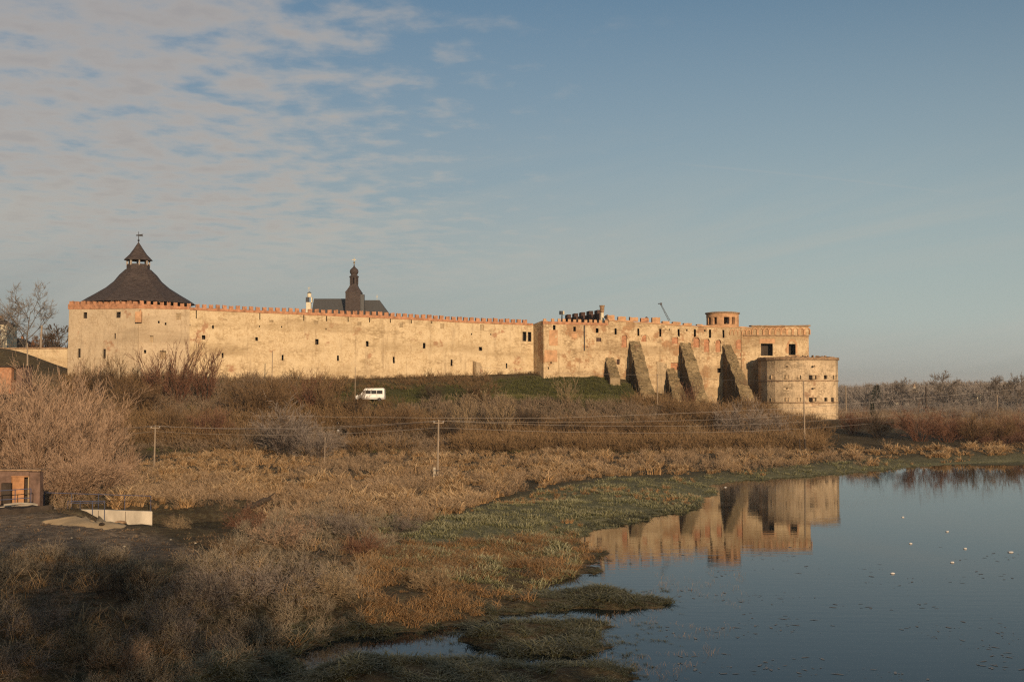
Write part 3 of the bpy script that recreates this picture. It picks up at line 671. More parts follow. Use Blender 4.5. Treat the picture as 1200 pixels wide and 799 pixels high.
for k in range(10):
    cx = 884.3 + 6.85 * k; arch_band(Q1, Q2, cx, 387.3, 4.6, 2.4, 0.20, 1.15, 'brick_pale', pal, 'blind_arch', legs=5.0, n=6)
for cx in (872, 877): arch_band(Q1, Q2, cx, 389.0, 3.6, 2.2, 0.16, 0.9, 'brick_pale', pal, 'blind_arch', legs=3.4, n=6)
for cx in (857.5, 862, 866.5): arch_band(P2, P3, cx, 389.0, 3.3, 2.2, 0.16, 0.9, 'brick_pale', pal, 'blind_arch', legs=3.4, n=6)
arch_band(Q1, Q2, 928.2, 405.0, 8.2, 5.6, 0.06, 2.0, 'brick_pale', pal, 'window_arch', legs=9, n=8)
# brick surrounds
def patch(A, B, x0, x1, y0, y1, mat, parent, name, proud=0.05, arch=0.0):
    q = MB(); pts = [(x0, y1), (x1, y1), (x1, y0)]
    if arch:
        pts = [(x0, y1), (x1, y1)] + [((x0 + x1) / 2 + math.cos(a) * (x1 - x0) / 2, y0 + arch - math.sin(a) * arch) for a in np.linspace(0, math.pi, 7)]
    else: pts.append((x0, y0))
    F0 = [wp(A, B, *plane_hit(px, py, A, B), proud) for px, py in pts]; F1 = [wp(A, B, *plane_hit(px, py, A, B), -0.2) for px, py in pts]; n = len(pts)
    q.add(F0 + F1, [tuple(range(n))] + [(i, n + i, n + (i + 1) % n, (i + 1) % n) for i in range(n)]); return q.build(name, M[mat], parent)
patch(Q1, Q2, 890, 908, 397, 402.2, 'brick_pale', pal, 'brick_lintel')
patch(P2, P3, 862.5, 871, 397.5, 417.5, 'brick', pal, 'bricked_arch', 0.06, arch=4)
patch(P1, P2, 643.5, 653.5, 386.6, 405, 'brick_pale', pal, 'brick_patch', 0.05)
patch(P1, P2, 638, 653, 410, 424, 'brick_pale', pal, 'brick_patch', 0.045)
patch(P1, P2, 662.5, 676.5, 391, 396, 'brick_pale', pal, 'brick_patch', 0.045)
# downpipe and ledge on the first range
q = MB(); s_, z_ = plane_hit(684.6, 381, P1, P2); _, z2_ = plane_hit(684.6, 411, P1, P2); q.tube([wp(P1, P2, s_, z_, .16), wp(P1, P2, s_, z2_, .16)], 0.11, 6); q.build('downpipe', M['iron'], pal)
band(pal, 'ledge', 'palace', P1, P2, prof(P1, P2, [(655, 412), (709, 414)]), prof(P1, P2, [(655, 441), (709, 443)]), 0.16, 0.2, 1.0, 0.25)
q = MB(); s0_, z0_ = plane_hit(855, 419.5, P2, P3); s1_, _ = plane_hit(890, 419.5, P2, P3)
band(pal, 'string_course', 'cornice', P2, P3, [(s0_, z0_), (s1_, z0_)], [(s0_, z0_ - .25), (s1_, z0_ - .25)], 0.3, 0.2)
# lower plain pilaster
band(pal, 'pilaster', 'buttress_face', P2, P3, prof(P2, P3, [(769.5, 424), (781, 426)]), prof(P2, P3, [(769.5, 462), (781, 464)]), 0.2, 0.3, 1.0, 0.1)

def buttress(A, B, top, toe, deep, ridge, base_z, mats=('buttress', 'buttress_face'), front=0.8):
    """top: (px0, px1, py) where it dies into the wall; toe: half width multiplier; deep: metres out at the foot"""
    s0, zt_ = plane_hit(top[0], top[2], A, B); s1, _ = plane_hit(top[1], top[2], A, B); w_ = s1 - s0
    q = MB(); n = 26; V = []; sl = []; toe_z = base_z + front
    k = (zt_ - toe_z) / deep
    cols = 6
    for i in range(n + 1):
        f = i / n; o = deep * f; z = zt_ - (zt_ - toe_z) * f
        for c_ in range(cols + 1):
            g = c_ / cols; jj = random.uniform(-.15, .15) if 0 < i < n else 0; ek = .16 if c_ in (0, 6) else .08
            V.append(wp(A, B, s0 + w_ * g + random.uniform(-1, 1) * ek + toe * f * (g - 0.3), z + jj + ridge * 0, o + random.uniform(-.12, .12)))
    Fc = [(i * (cols + 1) + c_, (i + 1) * (cols + 1) + c_, (i + 1) * (cols + 1) + c_ + 1, i * (cols + 1) + c_ + 1) for i in range(n) for c_ in range(cols)]
    q.add(V, Fc, 0)
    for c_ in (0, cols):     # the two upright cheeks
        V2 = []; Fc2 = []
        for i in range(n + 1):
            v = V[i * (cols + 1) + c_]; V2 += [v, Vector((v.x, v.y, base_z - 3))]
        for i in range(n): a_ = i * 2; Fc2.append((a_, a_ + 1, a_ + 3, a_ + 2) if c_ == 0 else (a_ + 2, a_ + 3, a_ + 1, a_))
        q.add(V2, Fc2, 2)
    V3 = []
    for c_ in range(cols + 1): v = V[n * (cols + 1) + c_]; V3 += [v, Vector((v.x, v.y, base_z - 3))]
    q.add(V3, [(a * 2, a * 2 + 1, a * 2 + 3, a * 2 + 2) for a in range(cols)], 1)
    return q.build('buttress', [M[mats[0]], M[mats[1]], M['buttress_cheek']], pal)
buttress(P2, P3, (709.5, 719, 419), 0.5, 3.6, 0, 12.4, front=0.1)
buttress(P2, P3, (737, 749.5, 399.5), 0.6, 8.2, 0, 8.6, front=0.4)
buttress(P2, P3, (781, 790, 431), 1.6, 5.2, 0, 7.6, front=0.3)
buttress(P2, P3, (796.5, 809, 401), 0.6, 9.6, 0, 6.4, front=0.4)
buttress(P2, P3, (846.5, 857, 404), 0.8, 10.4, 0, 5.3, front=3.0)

# ---- round bastion
RB = empty('round_bastion', (xat(937, 245), 245, 4.3), 'round cannon bastion with two rows of loopholes standing at the water end of the castle', 'bastion')
Rr = 8.05; RC = (xat(937, 245), 246.2)
def rp(a, r=Rr): return (RC[0] + r * math.sin(math.radians(a)), RC[1] - r * math.cos(math.radians(a)))
angs = [-120, -100, -80, -63, -48, -35, -22, -11, 17, 52, 86, 120]
loops = {4: [(905.9, 1)], 6: [(922.6, 1)], 7: [(936.6, 1)], 8: [(955, 1), (968, 1)], 9: [(980.2, .7)]}
zb_, zt_ = 4.0, at(937, 421, 238).z
for i in range(len(angs) - 1):
    A = rp(angs[i]); B = rp(angs[i + 1]); hs = []
    for cx, k in loops.get(i, []):
        hs += [hb(cx, 441.8 - (cx < 930) * .2, 4.2 * k, 4.8, 1.5, None), hb(cx, 468.0, 4.0 * k, 4.4, 1.5, None)]
        if cx in (922.6, 955): hs += [hb(cx, 429.2, 1.3, 1.6, .6, None, 'putlog_hole'), hb(cx, 455, 1.3, 1.6, .6, None, 'putlog_hole')]
    L_ = math.dist(A, B)
    wall_face(RB, 'wall_facet', 'drum', A, B, [(0, zt_), (L_, zt_)], [(0, 4.0), (L_, 4.0)], hs, 2.0, 0.16, 0.8, back=False, ends=False)
def ring(zlo, zhi, out, mat, name, jag=0.0, inner=1.0):
    q = MB(); V = []; Fc = []
    fine = []
    for a0, a1 in zip(angs[:-1], angs[1:]):
        for k in range(6): fine.append((a0, a1, k / 6))
    fine.append((angs[-2], angs[-1], 1.0))
    for a0, a1, f in fine:
        p0 = Vector(rp(a0, Rr + out)); p1 = Vector(rp(a1, Rr + out)); p = p0.lerp(p1, f); q0 = Vector(rp(a0, Rr - inner)); q1 = Vector(rp(a1, Rr - inner)); pi_ = q0.lerp(q1, f)
        zz = zhi + random.uniform(-jag, jag)
        V += [(p.x, p.y, zlo), (p.x, p.y, zz - (.1 if jag else 0)), (pi_.x, pi_.y, zz), (pi_.x, pi_.y, zlo)]
    for i in range(len(fine) - 1):
        a = i * 4; b = a + 4; Fc += [(a, b, b + 1, a + 1), (a + 1, b + 1, b + 2, a + 2), (a + 2, b + 2, b + 3, a + 3), (a + 3, b + 3, b, a)]
    q.add(V, Fc); return q.build(name, M[mat], RB)
ring(zt_ - 0.05, zt_ + 0.55, 0.28, 'cornice', 'cornice', 0.14, 1.5)
for py in (445.8, 471.6):
    z_ = at(937, py, 238.2).z; ring(z_ - 0.12, z_ + 0.08, 0.14, 'cornice', 'string_course', 0, 0.3)
q = MB(); q.lathe((RC[0], RC[1], 0), [(Rr - 1.2, zt_ + 0.1), (Rr - 1.3, zt_ + 0.15)], 20); q.build('platform', M['buttress'], RB)
q = MB()
for k in range(26):
    a = random.uniform(-40, 70); r_ = random.uniform(4, Rr - .6); p_ = rp(a, r_); q.box((*p_, zt_ + .4 + random.uniform(0, .3)), (random.uniform(.3, 1.1), random.uniform(.3, .8), random.uniform(.2, .6)), random.random() * 3, rot=None, taper=.6)
q.build('rubble', M['cornice'], RB)
# ruined brick lantern turret on the palace roof
tur = empty('brick_turret', (xat(847, 256), 256, 23), 'low round roofless brick turret with arched openings above the palace parapet', 'turret')
TC = (xat(847, 256), 256.0); Rt = 3.45; zlo = at(847, 384, 256).z; zhi = at(847, 368.3, 256).z
op = [(-62, 7), (-38, 7), (-8, 0), (5, 8), (32, 8), (62, 8), (100, 8), (140, 8), (180, 8), (-140, 8), (-100, 8)]
q = MB(); n = 72
def solid(a, z):
    for c_, w_ in op:
        if w_ and abs(((a - c_ + 180) % 360) - 180) < w_ and zlo + .6 < z < zhi - 0.75: return False
    return True
zs_ = [zlo, zlo + .6, zlo + 1.3, zhi - .75, zhi - .3, zhi]
for k in range(n):
    a0, a1 = 360 / n * k - 180, 360 / n * (k + 1) - 180
    for j in range(len(zs_) - 1):
        if not solid((a0 + a1) / 2, (zs_[j] + zs_[j + 1]) / 2): continue
        V = []
        for z in (zs_[j], zs_[j + 1]):
            for a, r in ((a0, Rt), (a1, Rt), (a1, Rt - .7), (a0, Rt - .7)): V.append((TC[0] + r * math.sin(math.radians(a)), TC[1] - r * math.cos(math.radians(a)), z))
        q.add(V, [(0, 1, 5, 4), (2, 3, 7, 6), (1, 2, 6, 5), (3, 0, 4, 7), (4, 5, 6, 7), (3, 2, 1, 0)])
q.build('drum_wall', M['brick_pale'], tur)
q = MB(); q.lathe((TC[0], TC[1], 0), [(Rt + .02, zhi - .02), (Rt + .25, zhi + .05), (Rt + .25, zhi + .3), (Rt - .5, zhi + .42)], 32, capb=False); q.build('cornice', M['cornice'], tur)
# shaded far parapet with big merlons, running back from the range
FA = (xat(661, 292), 292.0); FB = (xat(705, 248), 248.0)
farp = empty('inner_parapet', (FB[0], FB[1] + 10, 23), 'shaded crenellated parapet with tall dark stepped merlons rising behind the first palace range', 'parapet')
zA = 24.4
band(farp, 'wall', 'palace', FA, FB, [(0, 24.6), (math.dist(FA, FB), 24.6)], [(0, 14), (math.dist(FA, FB), 14)], 0.0, 1.2)
angF = math.atan2(FB[1] - FA[1], FB[0] - FA[0])
for cx0, cx1, ty in ((661, 666.8, 370.5), (669.3, 675, 369.3), (677.3, 683.3, 368), (685.6, 692.7, 366.6), (694.8, 702.5, 365.6)):
    s0, _ = plane_hit(cx0, 370, FA, FB); s1, _ = plane_hit(cx1, 370, FA, FB); _, zt2 = plane_hit((cx0 + cx1) / 2, ty, FA, FB)
    q = MB(); zc_ = 24.55
    for (a, b, top) in ((s0, s1, zt2 - .55 * .9), (s0 + (s1 - s0) * .25, s0 + (s1 - s0) * .72, zt2 + .35)):
        V = [wp(FA, FB, a, zc_, .05), wp(FA, FB, b, zc_, .05), wp(FA, FB, b, top, .05), wp(FA, FB, a, top, .05)]; V += [v + (wp(FA, FB, 0, 0, -.9) - wp(FA, FB, 0, 0, 0)) for v in V]
        q.add(V, [(0, 1, 2, 3), (7, 6, 5, 4), (3, 2, 6, 7), (0, 3, 7, 4), (1, 5, 6, 2)])
    q.build('merlon', M['brick_dark'], farp)  # merlon shade put into the dark brick colour
# chimney column, floodlight mast, radio mast, small pots
ch = empty('chimney', tuple(at(705.6, 380, 246.5)), 'slim cream stone chimney with a flared cap at the corner of the palace roof', 'chimney')
b = at(705.6, 380, 246.5); k_ = 246.5 / F
q = MB(); q.lathe((b.x, b.y, 0), [(2.2 * k_, b.z - .5), (2.2 * k_, at(0, 371, 246.5).z), (1.9 * k_, at(0, 369.5, 246.5).z), (2.0 * k_, at(0, 366.5, 246.5).z)], 10); q.build('shaft', M['cream'], ch)
q = MB(); q.lathe((b.x, b.y, 0), [(1.9 * k_, at(0, 366.5, 246.5).z), (2.6 * k_, at(0, 364.5, 246.5).z), (2.7 * k_, at(0, 359.8, 246.5).z), (3.2 * k_, at(0, 359, 246.5).z), (3.2 * k_, at(0, 357.8, 246.5).z)], 10); q.build('cap', M['cornice'], ch)
b = at(658.3, 378, 246); fl = empty('floodlight_mast', tuple(b), 'short mast carrying a floodlight head above the first palace range', 'floodlight')
q = MB(); q.tube([b, at(658.6, 369, 246)], [.2, .13], 6); q.build('mast', M['iron'], fl)
q = MB(); c = at(658.4, 366.6, 246); q.box(c, (.95, .5, .75), .5); q.build('lamp_head', M['iron'], fl)
q = MB(); q.box(at(660.2, 366.4, 245.8), (.22, .4, .7), .5); q.build('reflector', M['cream'], fl)
for i, (px, py, hp, mk, lb, cat, nm) in enumerate(((710.2, 377, 7.4, 'iron', 'thin dark vent pipe with a round cowl right of the cream chimney', 'vent pipe', 'vent_pipe'), (757.6, 376, 4.6, 'brick_dark', 'small dark cowl poking above the palace merlons left of the leaning boom', 'vent', 'roof_cowl'))):
    b = at(px, py, 249); r_ = empty(nm, tuple(b), lb, cat); q = MB(); tz = at(px, py - hp, 249).z
    q.tube([b, (b.x, b.y, tz - .5)], [.22, .18], 8); q.build('shaft', M['cornice' if i == 0 else mk], r_)
    q = MB(); q.lathe((b.x, b.y, tz - .75), [(.1, 0), (.38, .25), (.42, .5), (.1, .8)], 8); q.build('cowl', M[mk], r_)
b0 = at(784.5, 376, 252); b1 = at(774.2, 356.2, 252)
boom = empty('leaning_boom', tuple(b0), 'thin dark lattice boom leaning left above the palace parapet', 'crane boom')
q = MB(); d_ = (b1 - b0); nrm = Vector((d_.z, 0, -d_.x)).normalized() * .17
for o_ in (nrm, -nrm): q.tube([b0 + o_, b1 + o_ * .5], .045, 5)
for k in range(12):
    f0, f1 = k / 12, (k + 1) / 12; sg = 1 if k % 2 else -1; q.tube([b0 + d_ * f0 + nrm * sg * (1 - f0 * .5), b0 + d_ * f1 - nrm * sg * (1 - f1 * .5)], .03, 4)
q.build('lattice', M['iron'], boom)
q = MB(); q.tube([b1 + Vector((-.55, 0, .05)), b1 + Vector((.3, 0, .1))], .1, 5); q.box(b1 + Vector((.1, 0, 0)), (.35, .3, .5)); q.build('boom_head', M['iron'], boom)

# ---- chapel behind the wall
YC = 285.0; kc_ = YC / F
chp = empty('chapel', (xat(410, YC + 4), YC + 4, 14), 'dark metal roofed chapel with an onion domed turret behind the curtain wall', 'chapel')
def cz(py): return at(600, py, YC).z
zr = cz(350); ze = zr - 5.2; x0, x1 = xat(367.5, YC), xat(413, YC)
def gable(x0, x1, zr, ze, y0, y1, hip=0.0):
    ym = (y0 + y1) / 2; q = MB()
    V = [(x0, y0, ze), (x1 + hip, y0, ze), (x1 + hip, y1, ze), (x0, y1, ze), (x0, ym, zr), (x1, ym, zr)]
    q.add(V, [(0, 1, 5, 4), (2, 3, 4, 5), (1, 2, 5), (3, 0, 4), (3, 2, 1, 0)]); return q
gable(x0, x1, zr, ze, YC - 5, YC + 5).build('nave_roof', M['slate'], chp)
q = MB(); q.box(((x0 + x1) / 2, YC, ze - 4), (x1 - x0 - .3, 9.2, 8)); q.build('nave_wall', M['cream'], chp)
x2, x3 = xat(427, YC), xat(444.5, YC); zr2 = cz(351.7)
gable(x2 - 1.5, x3, zr2, zr2 - 5.2, YC - 4.5, YC + 4.5, 3.6).build('choir_roof', M['slate'], chp)
q = MB(); q.box(((x2 + x3) / 2 + 1, YC, zr2 - 9), (x3 - x2 + 4.5, 8.2, 7.4)); q.build('choir_wall', M['cream'], chp)
tx = xat(416.5, YC); yc_ = YC - 3.2
q = MB(); q.box((tx, yc_, (cz(344.6) + ze - 2) / 2), (17.4 * kc_, 3.6, cz(344.6) - ze + 2)); tw = q.build('turret', M['shingle'], chp)
q = MB(); V = []
for hw, py in ((9.2, 344.9), (9.2, 344.3), (7.0, 341), (5.0, 337.8), (4.4, 335.8)):
    r_ = hw * kc_; V += [(tx - r_, yc_ - r_, cz(py)), (tx + r_, yc_ - r_, cz(py)), (tx + r_, yc_ + r_, cz(py)), (tx - r_, yc_ + r_, cz(py))]
q.add(V, [(i * 4 + k, i * 4 + (k + 1) % 4, i * 4 + 4 + (k + 1) % 4, i * 4 + 4 + k) for i in range(4) for k in range(4)] + [(16, 17, 18, 19), (3, 2, 1, 0)]); q.build('flared_roof', M['shingle'], tw)
q = MB(); q.lathe((tx, yc_, 0), [(4.8 * kc_, cz(336)), (4.8 * kc_, cz(334.6))], 8, 0, math.radians(22.5)); q.build('sill', M['shingle'], tw)
for k in range(8):
    a = math.radians(22.5 + 45 * k); q = MB(); q.box((tx + 4.0 * kc_ * math.cos(a), yc_ + 4.0 * kc_ * math.sin(a), (cz(334.8) + cz(326.2)) / 2), (.36, .36, cz(326.2) - cz(334.8)), a); q.build('post', M['shingle'], tw)
q = MB(); q.lathe((tx, yc_, 0), [(4.3 * kc_, cz(327.5)), (5.6 * kc_, cz(326.4)), (5.6 * kc_, cz(325.5)), (4.0 * kc_, cz(324.4)), (3.6 * kc_, cz(323.4)), (4.7 * kc_, cz(321.6)), (5.1 * kc_, cz(319.8)), (4.7 * kc_, cz(318)), (3.3 * kc_, cz(316.3)), (1.7 * kc_, cz(315)), (.8 * kc_, cz(313.6)), (.35 * kc_, cz(310.8))], 16)
q.build('onion_dome', M['shingle'], tw)
q = MB(); q.tube([(tx, yc_, cz(311)), (tx, yc_, cz(303.5))], [.12, .06], 6); q.lathe((tx, yc_, cz(309.3)), [(.02, -.3), (.28, 0), (.02, .3)], 8); q.box((tx, yc_, cz(306)), (.9, .08, .12)); q.build('cross', M['gold'], tw)
q = MB(); q.box((xat(427.3, YC), YC - 4.6, (cz(347) + ze) / 2), (4.3 * kc_, 1.2, cz(347) - ze)); q.build('stair_tower', M['slate'], chp)
gx = xat(364.8, YC)
q = MB(); q.box((gx, YC - 4, (cz(355.8) + ze - 3) / 2), (5.2 * kc_, 1.2, cz(355.8) - ze + 3)); gb = q.build('gable', M['cream'], chp)
q = MB(); q.box((gx - .3, YC - 4, (cz(356) + cz(350)) / 2), (3.6 * kc_, .9, cz(349.8) - cz(356))); q.box((gx + .75, YC - 4.1, (cz(356) + cz(350)) / 2), (1.1 * kc_, 1.0, cz(349.8) - cz(356)), mi=1); q.build('belfry', [M['iron'], M['cream']], gb)  # solid dark block; the belfry opening's shade is put into its colour
q = MB(); q.lathe((gx + .1, YC - 4, 0), [(2.3 * kc_, cz(349.8)), (2.4 * kc_, cz(347.5)), (2.3 * kc_, cz(345.2))], 10); q.lathe((gx + .1, YC - 4, 0), [(2.6 * kc_, cz(345.2)), (1.6 * kc_, cz(344.2)), (.1, cz(343.6))], 10, 1); q.build('lantern', [M['cream'], M['iron']], gb)
q = MB(); q.tube([(gx, YC - 4, cz(344)), (gx, YC - 4, cz(337.5))], .05, 5); q.box((gx, YC - 4, cz(339.5)), (.6, .06, .08)); q.build('cross', M['gold'], gb)
q = MB(); q.tube([(xat(441.5, YC), YC, zr2), (xat(441.5, YC), YC, cz(345.5))], .04, 5); q.box((xat(441.5, YC), YC, cz(347.5)), (.5, .06, .07)); q.build('cross', M['gold'], chp)
# ------------------------------------------------------------------ plants: generators
rng = np.random.default_rng(7)
def quads_from(segs):
    """segs: (p0, p1, r0, r1, tip0, tip1, solid)"""
    V = []; Fq_ = []; T = []
    for p0, p1, r0, r1, t0, t1, solid in segs:
        d = p1 - p0; L = np.linalg.norm(d) + 1e-9; d = d / L
        a = np.cross(d, np.array([0, 0, 1.0]) if abs(d[2]) < .95 else np.array([1.0, 0, 0])); a /= np.linalg.norm(a) + 1e-9; c = np.cross(d, a); b = len(V)
        if solid:
            for p, r in ((p0, r0), (p1, r1)):
                for k in range(3): w = 2.0944 * k; V.append(p + (a * math.cos(w) + c * math.sin(w)) * r)
            T += [t0] * 3 + [t1] * 3
            for k in range(3): Fq_.append((b + k, b + (k + 1) % 3, b + 3 + (k + 1) % 3, b + 3 + k))
        else:
            w = rng.uniform(0, math.pi); e = a * math.cos(w) + c * math.sin(w)
            V += [p0 - e * r0, p0 + e * r0, p1 + e * r1, p1 - e * r1]; T += [t0, t0, t1, t1]; Fq_.append((b, b + 1, b + 2, b + 3))
    return np.array(V), np.array(Fq_), np.array(T)
def grow(segs, p, d, L, r, lvl, maxl, wob, up, kids, shrink, tip, nseg=3, kang=0.7, solid_to=1):
    pts = [p.copy()]; dd = d.copy()
    for i in range(nseg):
        dd = dd + rng.normal(0, wob, 3) + np.array([0, 0, up]); dd /= np.linalg.norm(dd)
        pts.append(pts[-1] + dd * L / nseg)
    t0 = lvl / (maxl + 1.0); t1 = (lvl + 1) / (maxl + 1.0)
    for i in range(nseg):
        f0, f1 = i / nseg, (i + 1) / nseg
        segs.append((pts[i], pts[i + 1], r * (1 - f0 * .6), r * (1 - f1 * .6), t0 + (t1 - t0) * f0, t0 + (t1 - t0) * f1, lvl <= solid_to))
    if lvl >= maxl: return
    n = kids[lvl]
    for k in range(n):
        f = rng.uniform(0.25, 1.0) * nseg; i = min(int(f), nseg - 1); q_ = pts[i] + (pts[i + 1] - pts[i]) * (f - i)
        ax = pts[i + 1] - pts[i]; ax /= np.linalg.norm(ax) + 1e-9
        side = rng.normal(0, 1, 3); side -= ax * (side @ ax); side /= np.linalg.norm(side) + 1e-9
        nd = ax * math.cos(kang) + side * math.sin(kang) * rng.uniform(.6, 1.3); nd /= np.linalg.norm(nd)
        grow(segs, q_, nd, L * shrink * rng.uniform(.7, 1.2), max(r * .45, tip), lvl + 1, maxl, wob, up, kids, shrink, tip, max(2, nseg - 1), kang, solid_to)
def make_shrub(h, spread, stems, kids=(9, 6), tip=0.012, r=0.03, up=0.06, wob=0.14, shrink=0.45, kang=0.6, core=0.3):
    segs = []
    for s in range(stems):
        a = rng.uniform(0, 2 * math.pi); tl = spread * math.sqrt(rng.uniform(0, 1))
        d = np.array([math.cos(a) * tl, math.sin(a) * tl, 1.0]); d /= np.linalg.norm(d)
        p = np.array([math.cos(a) * core * tl, math.sin(a) * core * tl, -0.15])
        grow(segs, p, d, h * rng.uniform(.6, 1.05), r, 0, len(kids), wob, up, kids, shrink, tip, 4, kang)
    return quads_from(segs)
def make_tree(h, trunk_r, forks=7, kids=(7, 6, 5), tip=0.02, spread=0.75, clear=0.25, wob=0.13):
    """returns trunk+limbs and twigs separately"""
    segs = []; p = np.array([0, 0, -0.3]); pts = [p]; d = np.array([rng.normal(0, .05), rng.normal(0, .05), 1.0]); n = 7
    for i in range(n):
        d = d + rng.normal(0, .07, 3); d[2] = max(d[2], .8); d /= np.linalg.norm(d); pts.append(pts[-1] + d * h * .85 / n)
    for i in range(n): segs.append((pts[i], pts[i + 1], trunk_r * (1 - i / n * .85), trunk_r * (1 - (i + 1) / n * .85), 0, 0.1, True))
    for k in range(forks):
        f = (clear + (1 - clear) * (k + .5) / forks) * n; i = min(int(f), n - 1); q_ = pts[i] + (pts[i + 1] - pts[i]) * (f - i)
        a = k * 2.4 + rng.uniform(-.4, .4); nd = np.array([math.cos(a) * spread, math.sin(a) * spread, 0.75]); nd /= np.linalg.norm(nd)
        grow(segs, q_, nd, h * .42 * (1.15 - .5 * k / forks), trunk_r * .45 * (1 - .5 * k / forks), 0, len(kids), wob, .05, kids, .5, tip, 4, .65, 1)
    big = [s for s in segs if s[6]]; fine = [s for s in segs if not s[6]]
    return quads_from(big), quads_from(fine)
def make_tuft(blades, lean=0.5, w=0.02, droop=0.5, rad=0.25, nseg=3, hv=0.4):
    V = []; Fq_ = []; T = []
    for b_ in range(blades):
        a = rng.uniform(0, 6.283); l = lean * rng.uniform(.2, 1.2); L = 1 - hv * rng.uniform(0, 1)
        p = np.array([rng.normal(0, rad * .6), rng.normal(0, rad * .6), -.03]); d = np.array([math.cos(a) * l, math.sin(a) * l, 1.0]); d /= np.linalg.norm(d)
        e = np.array([-math.sin(a + rng.uniform(-1, 1)), math.cos(a), 0]) * w; base = len(V)
        for i in range(nseg + 1):
            f = i / nseg; k = 1 - f * .8; V += [p - e * k, p + e * k]; T += [f, f]
            d = d + np.array([math.cos(a) * droop * .4, math.sin(a) * droop * .4, -droop * f * .55]); d /= np.linalg.norm(d); p = p + d * L / nseg
        for i in range(nseg): q = base + 2 * i; Fq_.append((q, q + 1, q + 3, q + 2))
    return np.array(V), np.array(Fq_), np.array(T)
def scatter(name, templates, P, S, mat, label, cat, tint=None, squash=None, tilt=0.0):
    """one mesh of many small plants. P (k,3), S (k,)"""
    k = len(P); Vs = []; Fs = []; Ts = []; Ns = []; base = 0
    which = rng.integers(0, len(templates), k)
    tint = rng.uniform(0, 1, k) if tint is None else tint
    for ti, (V, Fq_, T) in enumerate(templates):
        sel = np.where(which == ti)[0]
        if len(sel) == 0: continue
        a = rng.uniform(0, 6.283, len(sel)); ca, sa = np.cos(a)[:, None], np.sin(a)[:, None]
        s = S[sel][:, None]; sq = (squash[sel][:, None] if squash is not None else 1.0)
        x = (V[None, :, 0] * ca - V[None, :, 1] * sa) * s; y = (V[None, :, 0] * sa + V[None, :, 1] * ca) * s; z = V[None, :, 2] * s * sq
        if tilt:
            tx_ = rng.normal(0, tilt, len(sel))[:, None]; ty_ = rng.normal(0, tilt, len(sel))[:, None]; x = x + z * tx_; y = y + z * ty_
        W_ = np.stack([x + P[sel, 0:1], y + P[sel, 1:2], z + P[sel, 2:3]], 2).reshape(-1, 3)
        n = len(V); Fk = (Fq_[None] + (np.arange(len(sel)) * n)[:, None, None]).reshape(-1, 4) + base
        Vs.append(W_); Fs.append(Fk); Ts.append(np.tile(T, len(sel))); Ns.append(np.repeat(tint[sel], n)); base += len(W_)
    V = np.concatenate(Vs); Fk = np.concatenate(Fs)
    me = bpy.data.meshes.new(name); me.vertices.add(len(V)); me.vertices.foreach_set('co', V.astype(np.float32).ravel())
    me.loops.add(Fk.size); me.loops.foreach_set('vertex_index', Fk.astype(np.int32).ravel())
    me.polygons.add(len(Fk)); me.polygons.foreach_set('loop_start', np.arange(len(Fk), dtype=np.int32) * 4)
    me.materials.append(mat)
    for nm, arr in (('tip', np.concatenate(Ts)), ('tint', np.concatenate(Ns))):
        at__ = me.attributes.new(nm, 'FLOAT', 'POINT'); at__.data.foreach_set('value', arr.astype(np.float32))
    me.update(calc_edges=True)
    o = bpy.data.objects.new(name, me); COL.objects.link(o); tag(o, label, cat, kind='stuff'); return o
def plant_mat(name, dark, light, tipc, rnd=0.35, transl=0.15, obj_rand=False, tip_lo=0.35):
    m, t, p = base_mat(name, 0.9, 0.1)
    a = t.node('ShaderNodeAttribute'); a.attribute_name = 'tip'; b = t.node('ShaderNodeAttribute'); b.attribute_name = 'tint'
    v = t.node('ShaderNodeObjectInfo').outputs['Random'] if obj_rand else b.outputs['Fac']
    pos = t.node('ShaderNodeNewGeometry').outputs['Position']; n = t.noise(pos, 0.22, 4, .6)
    f = t.math('ADD', t.math('MULTIPLY', v, .6), t.math('MULTIPLY', t.maprange(n, .3, .7), .4))
    c = t.mix(f, dark, light); c = t.mix(t.math('MULTIPLY', t.maprange(a.outputs['Fac'], tip_lo, 1.0), 0.85), c, tipc)
    t.l.new(c, p.inputs['Base Color'])
    return m
